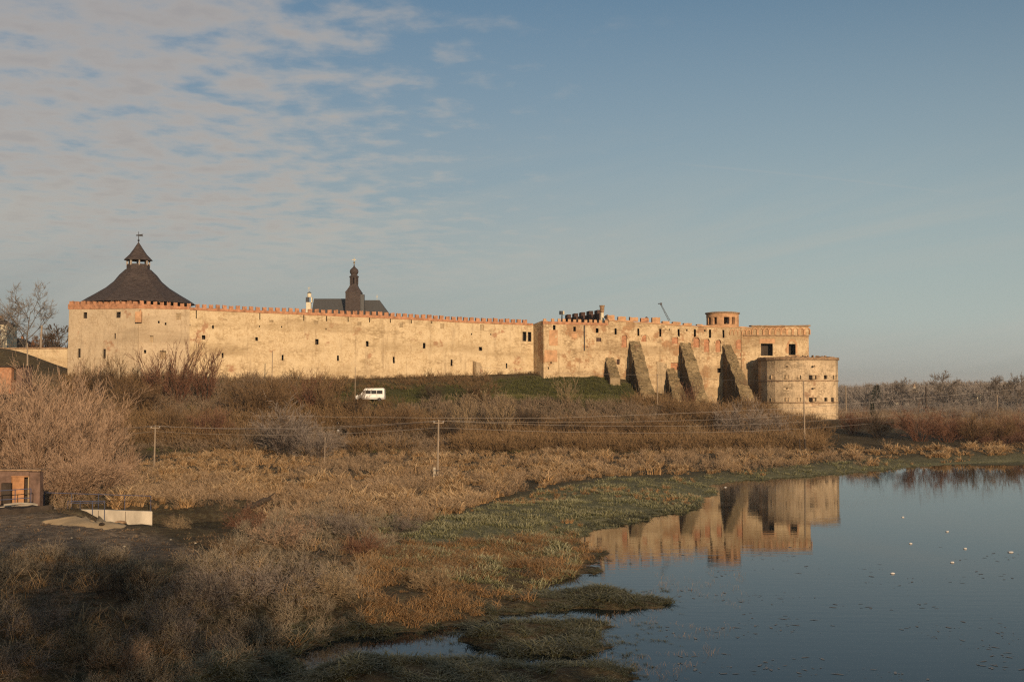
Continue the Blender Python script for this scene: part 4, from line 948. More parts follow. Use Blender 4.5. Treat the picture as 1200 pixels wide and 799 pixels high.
PM = {
    'twig_pink': plant_mat('pinkish_twigs', (0.15, 0.09, 0.052), (0.23, 0.145, 0.088), (0.43, 0.295, 0.195), obj_rand=True),
    'twig_brown': plant_mat('brown_twigs', (0.06, 0.037, 0.019), (0.12, 0.074, 0.036), (0.20, 0.125, 0.065), obj_rand=True),
    'twig_frost': plant_mat('frosted_twigs', (0.085, 0.062, 0.046), (0.14, 0.105, 0.082), (0.27, 0.225, 0.185), obj_rand=True),
    'twig_red': plant_mat('reddish_twigs', (0.10, 0.045, 0.026), (0.15, 0.07, 0.04), (0.20, 0.11, 0.07), obj_rand=True),
    'twig_dark': plant_mat('dark_twigs', (0.030, 0.022, 0.015), (0.060, 0.042, 0.028), (0.085, 0.062, 0.042), obj_rand=True),
    'twig_straw': plant_mat('straw_twigs', (0.17, 0.115, 0.06), (0.24, 0.17, 0.095), (0.34, 0.25, 0.15), obj_rand=True),
    'tree_grey': plant_mat('grey_bark', (0.11, 0.09, 0.07), (0.15, 0.12, 0.095), (0.20, 0.165, 0.13), obj_rand=True),
    'leaf_brown': plant_mat('withered_leaves', (0.10, 0.045, 0.022), (0.17, 0.075, 0.035), (0.20, 0.10, 0.05), obj_rand=True),
    'reed': plant_mat('golden_reeds', (0.19, 0.11, 0.048), (0.41, 0.26, 0.125), (0.64, 0.46, 0.26)),
    'reed_orange': plant_mat('orange_reeds', (0.17, 0.09, 0.038), (0.40, 0.235, 0.10), (0.62, 0.43, 0.22)),
    'weed': plant_mat('frosted_weeds', (0.10, 0.062, 0.034), (0.25, 0.16, 0.085), (0.52, 0.375, 0.235)),
    'weed_fore': plant_mat('dim_frosted_weeds', (0.045, 0.032, 0.019), (0.17, 0.125, 0.075), (0.48, 0.39, 0.27)),
    'turf': plant_mat('frosted_turf', (0.08, 0.085, 0.034), (0.19, 0.175, 0.08), (0.40, 0.37, 0.23)),
    'sedge': plant_mat('sedge', (0.032, 0.036, 0.016), (0.11, 0.105, 0.05), (0.36, 0.34, 0.235)),
    'green': plant_mat('green_hill_grass', (0.045, 0.052, 0.016), (0.095, 0.095, 0.028), (0.18, 0.16, 0.06)),
    'brush': plant_mat('slope_brush', (0.06, 0.038, 0.018), (0.16, 0.10, 0.046), (0.30, 0.19, 0.095)),
    'brush_grey': plant_mat('frosted_brush', (0.08, 0.055, 0.033), (0.18, 0.125, 0.078), (0.34, 0.25, 0.165)),
    'wood': plant_mat('far_wood', (0.12, 0.10, 0.085), (0.19, 0.16, 0.135), (0.30, 0.26, 0.22)),
    'conifer': plant_mat('conifer', (0.012, 0.018, 0.010), (0.022, 0.030, 0.016), (0.035, 0.042, 0.025), obj_rand=True),
}
def cand(n, y0, y1, power=1.0, side=0.50):
    u = rng.uniform(0, 1, n)
    y = np.exp(np.log(y0) + u * (np.log(y1) - np.log(y0))) if power == 1.0 else y0 + (y1 - y0) * u
    x = rng.uniform(-1, 1, n) * (side * y + 6)
    z = hgt(x, y); px, py = project(x, y, z)
    return x, y, z, px, py
def pick(c, mask): return np.stack([c[0][mask], c[1][mask], c[2][mask]], 1)

# ---- grass, reeds and weeds (uncountable)
reedT = [make_tuft(24, .6, .036, .7, .28, 3, .5) for _ in range(5)]
turfT = [make_tuft(10, .9, .05, .4, .5, 2, .6) for _ in range(5)]
sedgeT = [make_tuft(22, 1.0, .024, 1.0, .30, 3, .6) for _ in range(5)]
REED1 = [(125, 596), (150, 552), (185, 532), (300, 524), (500, 520), (700, 526), (900, 526), (1200, 519), (1320, 518), (1320, 534), (1130, 541), (1030, 546), (930, 554), (860, 556), (760, 556), (700, 560), (620, 574), (560, 592), (500, 616), (440, 640), (330, 618), (275, 598)]
REED2 = [(425, 660), (440, 640), (530, 636), (610, 628), (660, 624), (704, 640), (698, 668), (650, 684), (600, 712), (540, 733), (430, 737), (420, 700)]
c = cand(60000, 84, 210); n_ = fbm(c[0] * .09, c[1] * .05, 60, 4); n2_ = fbm(c[0] * .35, c[1] * .2, 61, 3)
inr = inside(REED1, c[3], c[4]) & (c[2] > 0.04)
turfm = inside(TURF, c[3], c[4])
mk = inr & (n_ > .36) & (n2_ > .34) & ~(turfm & (n2_ < .6))
P = pick(c, mk); cl = fbm(P[:, 0] * .55, P[:, 1] * .33, 62, 2); kp = (rng.uniform(0, 1, len(P)) < .66) & (cl > .41); P = P[kp]; cl = cl[kp]; scatter('golden_reeds', reedT, P, (.35 + rng.uniform(0, 1, len(P)) ** 1.6 * .7) * (.65 + 1.9 * np.clip(cl - .41, 0, 1) * 2), PM['reed'], 'golden dry reeds and grass across the meadow behind the river', 'reeds', tilt=.15)
mk = inr & ((n_ <= .44) | ((n2_ < .36) & (n_ < .6))) & ~(turfm & (n2_ < .6))
weedT = [make_shrub(1.0, .55, 9, (5,), .010, .011, .0, .2, .4, .7, .25) for _ in range(4)]
P = pick(c, mk); P = P[rng.uniform(0, 1, len(P)) < .30]; scatter('meadow_weeds', weedT, P, .4 + rng.uniform(0, 1, len(P)) ** 2 * 1.1, PM['weed'], 'frosted grey brown weeds among the golden reeds of the meadow', 'weeds')
c = cand(42000, 44, 100); n_ = fbm(c[0] * .2, c[1] * .2, 70, 3)
n2_ = fbm(c[0] * .7, c[1] * .7, 71, 3); mk = inside(REED2, c[3] + (n_ - .5) * 60, c[4] + (n2_ - .5) * 30) & (c[2] > 0.02) & (n_ > .38) & (n2_ > .43); P = pick(c, mk)
P = P[rng.uniform(0, 1, len(P)) < .8]
scatter('orange_reeds', [make_tuft(34, .8, .014, 1.0, .3, 4) for _ in range(4)], P, .3 + rng.uniform(0, 1, len(P)) ** 1.7 * .95, PM['reed_orange'], 'drooping orange reed clumps at the water edge in the middle', 'reeds', tilt=.2)
# orange clumps dotted on the turf
c = cand(9000, 88, 150); n_ = fbm(c[0] * .16, c[1] * .09, 91, 3); mk = inside(TURF, c[3], c[4]) & (c[2] > .05) & (n_ > .58) & (c[3] < 900); P = pick(c, mk)
scatter('turf_reed_clumps', reedT, P, rng.uniform(.3, .7, len(P)), PM['reed_orange'], 'low orange grass clumps dotted over the green turf', 'grass')
c = cand(70000, 60, 165); mk = (inside(TURF, c[3], c[4]) | (inside([(440, 600), (700, 600), (660, 700), (440, 700)], c[3], c[4]))) & (c[2] > .04); P = pick(c, mk)
cl = fbm(P[:, 0] * .7, P[:, 1] * .4, 173, 3); scatter('frosted_turf', turfT, P, rng.uniform(.16, .40, len(P)) * (.3 + np.clip(cl - .3, 0, 1) * 4), PM['turf'], 'short frosted green turf reaching the water edge', 'grass', squash=rng.uniform(.5, .9, len(P)))
# shoreline fringe and islands
c = cand(125000, 38, 110, side=.42); isl = np.zeros(len(c[0]), bool)
for p_ in ISLES: isl |= inside(p_, c[0], c[1])
d_ = landdist(c[0], c[1]); mk = (isl & (d_ > -0.12) & (fbm(c[0] * .9, c[1] * .9, 171, 2) > .36)) | ((d_ > -.1) & (d_ < 1.4) & (c[3] > 250) & ~inside(REED2, c[3], c[4])); P = pick(c, mk & (c[0] < 60)); P = P[rng.uniform(0, 1, len(P)) < .9]
cl = fbm(P[:, 0] * .9, P[:, 1] * .9, 172, 2); scatter('marsh_grass', sedgeT, P, (.18 + rng.uniform(0, 1, len(P)) ** 2 * .62) * (.45 + np.clip(cl - .3, 0, 1) * 2.6), PM['sedge'], 'dark frosted marsh grass covering the low islets in the water', 'grass', squash=rng.uniform(.45, .8, len(P)))
mk = (d_ < -.05) & (d_ > -2.2) & (c[3] > 380) & (c[3] < 800) & (c[4] > 660) & (fbm(c[0] * .5, c[1] * .5, 176, 2) > .5); P = np.stack([c[0][mk], c[1][mk], np.full(mk.sum(), -.02)], 1); P = P[rng.uniform(0, 1, len(P)) < .16]
scatter('drowned_grass', sedgeT, P, rng.uniform(.10, .34, len(P)), PM['sedge'], 'half drowned grass tufts around the islets', 'grass')
# foreground bank: twiggy frosted weeds
FORE = [(-80, 646), (60, 652), (150, 654), (200, 664), (250, 655), (278, 640), (292, 612), (310, 598), (380, 590), (450, 604), (470, 640), (440, 660), (430, 742), (380, 750), (300, 775), (200, 810), (100, 900), (-80, 900)]
c = cand(30000, 34, 92, side=.56); n_ = fbm(c[0] * .18, c[1] * .18, 80, 4); inf = inside(FORE, c[3], c[4]) & (c[2] > .12)
wT = [make_shrub(1.0, .7, 12, (7,), .007, .008, .0, .2, .45, .7, .3) for _ in range(4)]
mk = inf & (n_ > .40); P = pick(c, mk); P = P[rng.uniform(0, 1, len(P)) < .30]
scatter('bank_weeds', wT, P, .25 + rng.uniform(0, 1, len(P)) ** 2 * 1.0, PM['weed_fore'], 'tangled frosted weeds over the near left bank', 'weeds')
c2_ = cand(26000, 34, 92, side=.56); inf = inside(FORE, c2_[3], c2_[4]) & (c2_[2] > .05); P = pick(c2_, inf); P = P[rng.uniform(0, 1, len(P)) < .6]
scatter('bank_grass', sedgeT, P, rng.uniform(.25, .6, len(P)), PM['weed'], 'matted dry grass on the near left bank', 'grass', squash=rng.uniform(.4, .9, len(P)), tilt=.3)
c3_ = cand(9000, 60, 96, side=.56); mk = inside([(-80, 596), (60, 606), (200, 625), (262, 625), (245, 650), (190, 672), (-80, 672)], c3_[3], c3_[4]) & (c3_[2] > .2); P = pick(c3_, mk); P = P[rng.uniform(0, 1, len(P)) < .8]
scatter('track_grass', turfT, P, .06 + rng.uniform(0, 1, len(P)) ** 2 * .35, PM['weed'], 'thin frosted grass on the bare ground by the sand patch', 'grass', squash=rng.uniform(.4, .8, len(P)))
n_ = fbm(c2_[0] * .3, c2_[1] * .3, 88, 3); inf = inside(FORE, c2_[3], c2_[4]) & (c2_[2] > .05) & (n_ > .56); P = pick(c2_, inf); P = P[rng.uniform(0, 1, len(P)) < .5]
scatter('pale_stalks', [make_tuft(12, .9, .011, .5, .35, 3, .5) for _ in range(5)], P, .35 + rng.uniform(0, 1, len(P)) ** 2 * 1.0, PM['reed'], 'pale straw stalks leaning over the weeds of the near bank', 'stalks', tilt=.35)
n_ = fbm(c2_[0] * .25 + 9, c2_[1] * .25, 89, 3); inf = inside(FORE, c2_[3], c2_[4]) & (c2_[2] > .05) & (n_ > .58); P = pick(c2_, inf); P = P[rng.uniform(0, 1, len(P)) < .7]
scatter('green_tufts', sedgeT, P, rng.uniform(.2, .5, len(P)), PM['turf'], 'frosted green grass tufts between the weeds of the near bank', 'grass', squash=rng.uniform(.4, .8, len(P)))
# slope brush below the castle
c = cand(60000, 165, 246); gx_ = inside(GREENHILL, c[3], c[4]); n_ = fbm(c[0] * .06, c[1] * .06, 101, 4)
inb = (c[4] > 446) & (c[4] < 530) & (c[3] > 40) & (c[3] < 960) & (c[2] > .6) & ~gx_
road_ = np.abs(np.interp(c[0], WX, WY) - c[1] - 16) < 4
castle_u = np.interp(c[0], WX, WY) - c[1]; ok = castle_u > np.where(c[0] > 20, 9, 2.0)
bT = [make_shrub(1.0, .8, 9, (7,), .011, .012, .03, .17, .45, .65, .4) for _ in range(4)]
mk = inb & ok & ~(road_ & (c[3] > 380) & (c[3] < 470)) & ~((c[3] > 395) & (c[3] < 470) & (castle_u > 2) & (castle_u < 27)); P = pick(c, mk & (n_ > .46)); P = P[rng.uniform(0, 1, len(P)) < .27]
scatter('slope_brush', bT, P, .8 + rng.uniform(0, 1, len(P)) ** 2 * 2.8, PM['brush'], 'dense brown brush covering the slope under the castle', 'brush')
P = pick(c, mk & (n_ <= .50)); P = P[rng.uniform(0, 1, len(P)) < .24]
scatter('frosted_brush', bT, P, .6 + rng.uniform(0, 1, len(P)) ** 2 * 2.2, PM['brush_grey'], 'greyish frosted brush patches low on the castle slope', 'brush')
mk = (gx_ & (castle_u > .5) & ((c[3] > 570) | (rng.uniform(0, 1, len(c[0])) < .4))) | (inb & (rng.uniform(0, 1, len(c[0])) < .12) & (castle_u > 1)); P = pick(c, mk)
scatter('hill_grass', [make_tuft(14, .6, .05, .5, .6, 2) for _ in range(3)], P, rng.uniform(.4, .9, len(P)), PM['green'], 'rough green grass on the bank below the walls', 'grass')
# weedy fringe along the wall foot
c = cand(20000, 205, 252); castle_u = np.interp(c[0], WX, WY) - c[1]; mk = (castle_u > .4) & (castle_u < np.where((c[3] > 395) & (c[3] < 580), 9, np.where(c[3] < 395, 13, 3))) & (c[3] > 60) & (c[3] < 735); P = pick(c, mk); P = P[rng.uniform(0, 1, len(P)) < .42]
scatter('wall_foot_weeds', bT, P, rng.uniform(.5, 1.3, len(P)), PM['brush'], 'low dry weeds growing along the foot of the curtain wall', 'weeds')
# right-hand scrub beyond the bastion
c = cand(26000, 172, 420); n_ = fbm(c[0] * .03, c[1] * .03, 131, 3); right = (c[3] > 880) & (c[3] < 1330) & (c[4] < 522) & (c[0] > 62)
P = pick(c, right & (c[1] < 260) & (n_ > .38) & (c[4] > 497)); P = P[rng.uniform(0, 1, len(P)) < .5]
scatter('red_scrub', bT, P, rng.uniform(1.0, 2.4, len(P)), plant_mat('red_scrub', (0.075, 0.036, 0.024), (0.125, 0.062, 0.040), (0.18, 0.10, 0.065)), 'reddish brown scrub behind the far right shore', 'scrub')
P = pick(c, right & (c[1] >= 245)); P = P[rng.uniform(0, 1, len(P)) < .45]
scatter('pale_scrub', bT, P, rng.uniform(1.0, 2.6, len(P)), PM['brush_grey'], 'pale frosted scrub in front of the far wood', 'scrub')
# stubble standing in the water, foam flecks
c = cand(9000, 42, 90, side=.42); n_ = fbm(c[0] * .35, c[1] * .35, 140, 3); STUB = [(690, 640), (800, 628), (870, 634), (872, 700), (850, 760), (800, 799), (720, 799), (690, 760), (690, 700)]
px_, py_ = project(c[0], c[1], np.zeros(len(c[0]))); mk = inside(STUB, px_, py_) & (c[2] < 0) & (n_ > .50); P = np.stack([c[0][mk], c[1][mk], np.full(mk.sum(), .0)], 1)
scatter('water_stubble', [make_tuft(5, .9, .012, .6, .5, 2) for _ in range(4)], P, rng.uniform(.12, .38, len(P)), PM['reed'], 'sparse dead stalks standing in the shallow water', 'stalks')
FT = []
for _ in range(4):
    V = []; n = 8
    for k in range(n): a = 6.283 * k / n; r_ = rng.uniform(.5, 1.1); V.append((math.cos(a) * r_ * 1.9, math.sin(a) * r_ * .7, .012))
    V = np.array(V); FT.append((V, np.array([(0, 1, 2, 3), (0, 3, 4, 7), (7, 4, 5, 6)]), np.zeros(n)))
mfo = simple('foam', (0.22, 0.23, 0.23), .2, 3, .8, .2, 0)
c = cand(26000, 42, 130, side=.48); px_, py_ = project(c[0], c[1], np.zeros(len(c[0]))); n_ = fbm(c[0] * .25, c[1] * .35, 150, 3)
mk = (c[2] < -.2) & (px_ > 780) & (py_ > 640) & (n_ > .57); P = np.stack([c[0][mk], c[1][mk], np.zeros(mk.sum())], 1); P = P[rng.uniform(0, 1, len(P)) < .55]
def foam_sc():
    k = len(P); s = .015 + rng.uniform(0, 1, k) ** 4 * .13; t_ = scatter('foam_flecks', FT, P, s, mfo, 'pale foam flecks drifting on the water at lower right', 'foam', squash=1 / s); return t_
foam_sc()

# ---- shrubs one can tell apart
def tmpl(name, q3, mat): return fast_mesh(name, q3[0], q3[1], [mat], {'tip': q3[2]})
SH = {
    'tall': [make_shrub(9, .42, 22, (13, 8), .022, .06, .05, .10, .36, .45, .9) for _ in range(3)],
    'round': [make_shrub(4, .95, 26, (11, 7), .014, .03, .04, .13, .42, .6, .6) for _ in range(3)],
    'wisp': [make_shrub(4, .45, 16, (10, 5), .014, .03, .03, .10, .33, .35, .6) for _ in range(2)],
    'low': [make_shrub(1.5, 1.2, 30, (12, 5), .006, .010, .0, .18, .40, .7, .5) for _ in range(3)],
}
SHM = {}
def shrub(kind, mat, px, py_or_y, size, label, group=None, name='shrub', Y=None, i=0, cat='shrub', sz=1.0):
    if Y is None:
        x, y, z = solve(px, py_or_y)
    else: y = Y; x = xat(px, Y); z = hz1(x, y)
    k = (kind, mat, i % len(SH[kind]))
    if k not in SHM: SHM[k] = tmpl(name, SH[kind][k[2]], PM[mat])
    o = bpy.data.objects.new(name, SHM[k]); COL.objects.link(o); o.location = (x, y, z - .1); h0 = {'tall': 9, 'round': 4, 'wisp': 4, 'low': 1.5}[kind]
    s = size / h0; o.scale = (s, s, s * sz); o.rotation_euler = (0, 0, random.uniform(0, 6.28)); return tag(o, label, cat, group)
g1 = 'pinkish willow bushes of the big thicket at the left'
for i, (px, py, h, lb) in enumerate(((-30, 572, 8.6, 'pinkish willow bush cut by the left picture edge above the rusty door'), (14, 556, 9.4, 'tall pinkish willow bush rising behind the rusty orange door'),
        (52, 560, 10.2, 'tallest pinkish willow bush of the big left thicket'), (88, 556, 9.6, 'pinkish willow bush in the middle of the thicket above the concrete wall'),
        (122, 552, 7.4, 'smaller pinkish willow bush on the right shoulder of the thicket'), (98, 578, 5.4, 'low willow bush at the front of the thicket behind the long handrail'), (40, 578, 6.2, 'low willow bush at the front of the thicket right of the rusty door'), (150, 560, 3.6, 'lowest willow bush at the right foot of the thicket'),
        (70, 575, 7.4, 'willow bush at the front of the thicket above the sand heap'), (30, 568, 8.4, 'willow bush directly behind the retaining wall of the rusty door'), (110, 566, 8.2, 'willow bush at the front right of the thicket above the handrail end'), (-5, 560, 9.0, 'willow bush at the left edge behind the frontmost ones'))):
    shrub('tall', 'twig_pink', px, py, h, lb, g1, 'willow_bush', i=i)
for i, (px, py, h, lb) in enumerate(((62, 588, 3.2, 'low rounded willow bush at the foot of the thicket beside the door wall'), (88, 583, 3.6, 'low rounded willow bush at the foot of the thicket above the shorter handrail'), (112, 580, 3.2, 'low rounded willow bush behind the middle of the long handrail'), (136, 576, 3.4, 'low rounded willow bush behind the right end of the long handrail'), (20, 572, 4.2, 'rounded willow bush just above the coping of the door wall'))):
    shrub('round', 'twig_pink', px, py, h, lb, g1, 'willow_bush', i=i)
c = cand(9000, 78, 112, side=.5); mk = inside([(-60, 556), (160, 556), (172, 592), (60, 600), (50, 590), (-60, 560)], c[3], c[4]) & (c[2] > .3); P = pick(c, mk); P = P[rng.uniform(0, 1, len(P)) < .5]
scatter('thicket_undergrowth', weedT, P, rng.uniform(.5, 1.3, len(P)), PM['weed'], 'dry weeds under the willow thicket at left', 'weeds')
g2 = 'bare shrubs under the curtain wall'
rows = [('wisp', 'twig_brown', 100, 470, 6.5, 'brown bare shrub rising against the left edge of the bastion'), ('wisp', 'twig_brown', 140, 473, 7.5, 'brown bare shrub in front of the bastion corner'),
        ('wisp', 'twig_dark', 118, 480, 6.0, 'dark bare shrub low between the willow thicket and the bastion'),
        ('wisp', 'twig_red', 186, 474, 8.6, 'tall reddish shrub with wispy tops in front of the wall right of the bastion'), ('wisp', 'twig_red', 210, 476, 9.6, 'tallest reddish wispy shrub overlapping the curtain wall'),
        ('wisp', 'twig_red', 238, 475, 8.8, 'reddish wispy shrub at the right end of the tall trio'), ('round', 'twig_brown', 166, 486, 6.0, 'rounded brown shrub below the tall reddish shrubs'),
        ('round', 'twig_brown', 290, 492, 6.5, 'broad brown bush with spreading stems left of the pale frosted bush'), ('round', 'twig_brown', 318, 488, 6.2, 'broad brown bush directly under the curtain wall above the frosted bush'),
        ('round', 'twig_frost', 335, 535, 7.0, 'pale frosted bush standing at the foot of the slope left of the litter'), ('round', 'twig_frost', 370, 540, 4.4, 'smaller frosted bush touching the short white post'),
        ('wisp', 'twig_brown', 380, 490, 6.4, 'thin brown shrub left of the white minibus'), ('wisp', 'twig_red', 362, 484, 6.4, 'reddish brown shrub two bushes left of the white minibus'),
        ('round', 'twig_brown', 424, 478, 2.3, 'small bush overlapping the front wheel of the minibus'), ('round', 'twig_brown', 452, 481, 2.3, 'small bush overlapping the rear wheel of the minibus'), ('wisp', 'twig_brown', 416, 495, 5.6, 'forked bare shrub just below the front of the white minibus'),
        ('wisp', 'twig_straw', 545, 512, 6.2, 'pale straw coloured shrub on the slope above the wooden utility pole'), ('wisp', 'twig_straw', 588, 516, 7.4, 'upright pale brown shrub halfway up the slope right of the utility pole'),
        ('round', 'twig_dark', 508, 470, 3.0, 'small dark bush on the green bank right of the minibus'), ('round', 'twig_brown', 560, 474, 4.6, 'brown bush under the leaning ruined pier'),
        ('wisp', 'twig_straw', 666, 478, 5.0, 'upright pinkish shrub on the green mound below the first palace range'), ('round', 'twig_dark', 620, 506, 4.2, 'dark bush in the middle of the slope under the dark wall corner'),
        ('round', 'twig_brown', 700, 522, 4.8, 'rounded brown bush at the meadow edge under the first buttress'), ('round', 'twig_dark', 662, 520, 4.0, 'dark rounded bush left of the bush under the first buttress'),
        ('round', 'twig_brown', 752, 522, 5.4, 'rounded brown bush under the second buttress pole'), ('wisp', 'twig_straw', 815, 525, 3.6, 'orange brown reedy shrub at the meadow edge under the third buttress'),
        ('round', 'twig_frost', 862, 520, 6.4, 'large greyish bush in front of the spoil mound by the last buttress'), ('round', 'twig_brown', 800, 498, 5.2, 'brown bush climbing to the foot of the middle buttress'),
        ('wisp', 'twig_red', 806, 478, 4.6, 'reddish shrub growing between the two middle buttresses'), ('round', 'twig_frost', 905, 518, 5.0, 'greyish bush left of the tall thin pole by the round bastion'),
        ('round', 'twig_brown', 838, 506, 4.6, 'brown bush just below the spoil mound'), ('round', 'twig_dark', 955, 515, 4.0, 'dark bush under the round bastion right of the tall thin pole'),
        ('round', 'twig_brown', 470, 512, 5.0, 'wide brown bush on the slope below the rear of the minibus'), ('round', 'twig_brown', 430, 520, 4.6, 'wide brown bush below the front of the minibus'),
        ('round', 'twig_red', 250, 515, 4.4, 'reddish bush low on the slope left of the frosted bush'), ('round', 'twig_brown', 205, 512, 4.4, 'brown bush right of the short left utility pole'),
        ('round', 'twig_dark', 520, 520, 4.0, 'dark bush behind the top of the wooden utility pole')]
for i, (k, mt, px, py, h, lb) in enumerate(rows): shrub(k, mt, px, py, h, lb, g2, i=i)
g3 = 'scrub bushes behind the far right shore'
for i, (k, mt, px, py, h, lb) in enumerate((('round', 'twig_red', 1078, 517, 5.4, 'reddish bush with bare stems under the tall dark right pole'), ('round', 'twig_red', 1110, 518, 4.6, 'reddish bush just right of the tall dark right pole'),
        ('round', 'twig_brown', 1140, 519, 4.6, 'olive brown bush left of the rightmost utility pole'), ('round', 'twig_brown', 1172, 518, 4.4, 'olive brown bush below the rightmost utility pole'),
        ('round', 'twig_red', 1195, 515, 4.6, 'reddish bush at the right picture edge above the shore'), ('round', 'twig_dark', 1030, 513, 4.0, 'dark bush in front of the pale ruined wall at right'),
        ('round', 'twig_frost', 1120, 497, 4.6, 'pale frosted bush behind the red scrub at right'), ('round', 'twig_frost', 1155, 496, 4.6, 'pale frosted bush between the two right poles'), ('round', 'twig_red', 1000, 509, 4.0, 'reddish bush just right of the round bastion'))):
    shrub(k, mt, px, py, h, lb, g3, i=i)
g4 = 'frosted weedy bushes on the near bank'
for i, (mt, px, py, h, lb) in enumerate((('twig_pink', 335, 640, 1.9, 'pinkish frosted bush on the mound left of the dark bank hollow'), ('twig_frost', 395, 625, 1.8, 'frosted bush crowning the mound right of the black log'),
        ('twig_red', 430, 650, 1.5, 'reddish bush on the right side of the mound'), ('twig_frost', 270, 700, 1.9, 'grey frosted bush on the near bank below the sand patch'), ('twig_frost', 225, 715, 1.8, 'pale greyish bush on the near bank left of its centre'),
        ('twig_frost', 330, 700, 1.9, 'grey frosted bush on the near bank above the dark islet'), ('twig_frost', 190, 745, 1.5, 'frosted bush at the lower left beside the tall straw stalks'), ('twig_straw', 95, 770, 1.4, 'orange brown weed clump at the bottom left'),
        ('twig_pink', 130, 785, 1.3, 'pinkish frosted clump at the bottom edge left of the water'), ('twig_frost', 45, 745, 1.5, 'dry branched bush near the left edge of the foreground'), ('twig_dark', 150, 700, 1.5, 'dark bush in the shaded hollow of the near bank'),
        ('twig_straw', 505, 690, 1.3, 'yellowish reed bush left of the drooping orange reeds'), ('twig_frost', 470, 620, 1.3, 'greyish bush where the mound meets the turf'), ('twig_straw', 380, 700, 1.4, 'straw coloured bush at the waterside end of the near bank'), ('twig_red', 300, 620, 1.7, 'reddish brown bush under the black log'),
        ('twig_brown', 270, 655, 1.3, 'brown bush on the near side of the stream channel'), ('twig_frost', 15, 790, 1.3, 'frosted clump in the bottom left corner'), ('twig_frost', 240, 770, 1.2, 'frosted clump on the bank just above the dark water inlet'))):
    shrub('low', mt, px, py, h, lb, g4, i=i, name='weedy_bush')

SHADE_DY = -4.0
# ---- trees
def tree(px, Y, h, mat, label, group=None, name='bare_tree', tr=.22, z=None, leaf=None, **kw):
    x = xat(px, Y); z = hz1(x, Y) if z is None else z
    (bv, bf, bt), (fv, ff, ft) = make_tree(h, tr, **kw)
    r_ = empty(name, (x, Y, z - .1), label, 'tree', group)
    for nm, (v, f_, tt), mt in (('trunk', (bv, bf, bt), mat), ('crown', (fv, ff, ft), leaf or mat)):
        o = bpy.data.objects.new(nm, fast_mesh(nm, v, f_, [PM[mt]], {'tip': tt})); COL.objects.link(o); o.parent = r_
    return r_
tree(28, 262, 17.5, 'tree_grey', 'tall bare spreading tree behind the mound at far left', tip=.035, z=13, tr=.35, forks=9, spread=.8, clear=.3)
tree(-4, 268, 15.5, 'tree_grey', 'bare tree cut by the left picture edge beside the pale house', tip=.035, z=13, tr=.32, forks=8)
tree(73, 262, 10.5, 'tree_grey', 'dark leafy tree right beside the left edge of the bastion', tip=.07, z=13, leaf='twig_dark', forks=9, tr=.25)
tree(62, 275, 9.0, 'tree_grey', 'reddish brown tree left of the dark leafy tree by the bastion', tip=.07, z=13, leaf='leaf_brown', forks=8, tr=.22)
tree(46, 300, 9.5, 'tree_grey', 'distant bare tree behind the slanting pale pole at left', tip=.05, z=13, forks=7, tr=.22)
# far wood on the right
treeT = []
for _ in range(6):
    (a_, b_, c__), (d1, d2, d3) = make_tree(1.0, .016, 10, (7, 5), .0055, rng.uniform(.3, .6), .12); treeT.append((np.concatenate([a_, d1]), np.concatenate([b_, d2 + len(a_)]), np.concatenate([c__, d3])))
k = 760; y = rng.uniform(380, 760, k); px_ = rng.uniform(960, 1420, k); x = (px_ - 600) / F * y; z = hgt(x, y); hh_ = rng.uniform(8.2, 11.2, k) + (y - 400) * .006
hh_ *= np.interp(px_, [960, 1010, 1100, 1200, 1420], [.75, .9, 1.05, 1.05, 1.0])
scatter('far_wood', treeT, np.stack([x, y, z], 1), hh_, PM['wood'], 'hazy bare wood along the horizon to the right', 'wood')
k = 260; y = rng.uniform(560, 1400, k); px_ = rng.uniform(-250, 985, k); x = (px_ - 600) / F * y; z = hgt(x, y) - 3
scatter('far_wood', treeT, np.stack([x, y, z], 1), rng.uniform(7, 9, k), PM['wood'], 'distant bare wood hidden mostly behind the castle hill', 'wood')
k = 500; y = rng.uniform(330, 700, k); px_ = rng.uniform(975, 1420, k); x = (px_ - 600) / F * y; z = hgt(x, y)
scatter('wood_undergrowth', bT, np.stack([x, y, z], 1), rng.uniform(3, 5.5, k), PM['wood'], 'grey frosted undergrowth in front of the far wood', 'brush')
for px, Y, h, lb in ((1108, 380, 11.8, 'tall grey tree standing out above the far wood left of its right end'), (1052, 400, 10.5, 'pale frosted tree left of the white chapel in the far wood'), (1190, 350, 10.6, 'bare tree at the right picture edge above the rightmost pole'), (1166, 370, 10.6, 'slim bare tree behind the rightmost utility pole')):
    tree(px, Y, h, 'tree_grey', lb, 'taller trees standing out of the far wood', tip=.05, forks=9, tr=.2)
# dark pine in the wood
def conifer(px, Y, h, label):
    x = xat(px, Y); z = hz1(x, Y); r_ = empty('pine_tree', (x, Y, z), label, 'tree'); segs = []
    tk = [(np.array([0, 0, 0.]), np.array([0, 0, h]), .2, .05, 0, 0, True)]
    for i in range(500):
        zz = h * (.3 + .68 * rng.uniform(0, 1) ** .9); rr = ((h - zz) * .33 + .35) * min(1, h / 8); a = rng.uniform(0, 6.28); r0 = rr * rng.uniform(.1, 1)
        p = np.array([math.cos(a) * r0, math.sin(a) * r0, zz]); d = np.array([math.cos(a), math.sin(a), rng.uniform(-.3, .4)]) * rng.uniform(.4, .9) * h / 9; segs.append((p, p + d, .09 * h / 9, .03, .3, 1, False))
    for nm, sg, mt in (('trunk', tk, 'tree_grey'), ('crown', segs, 'conifer')):
        v, f_, tt = quads_from(sg); o = bpy.data.objects.new(nm, fast_mesh(nm, v, f_, [PM[mt]], {'tip': tt})); COL.objects.link(o); o.parent = r_
conifer(1027, 385, 8.8, 'dark green pine in front of the far wood right of the round bastion'); conifer(1022, 300, 4.2, 'small dark cone shaped fir beside the pale ruined wall at right')
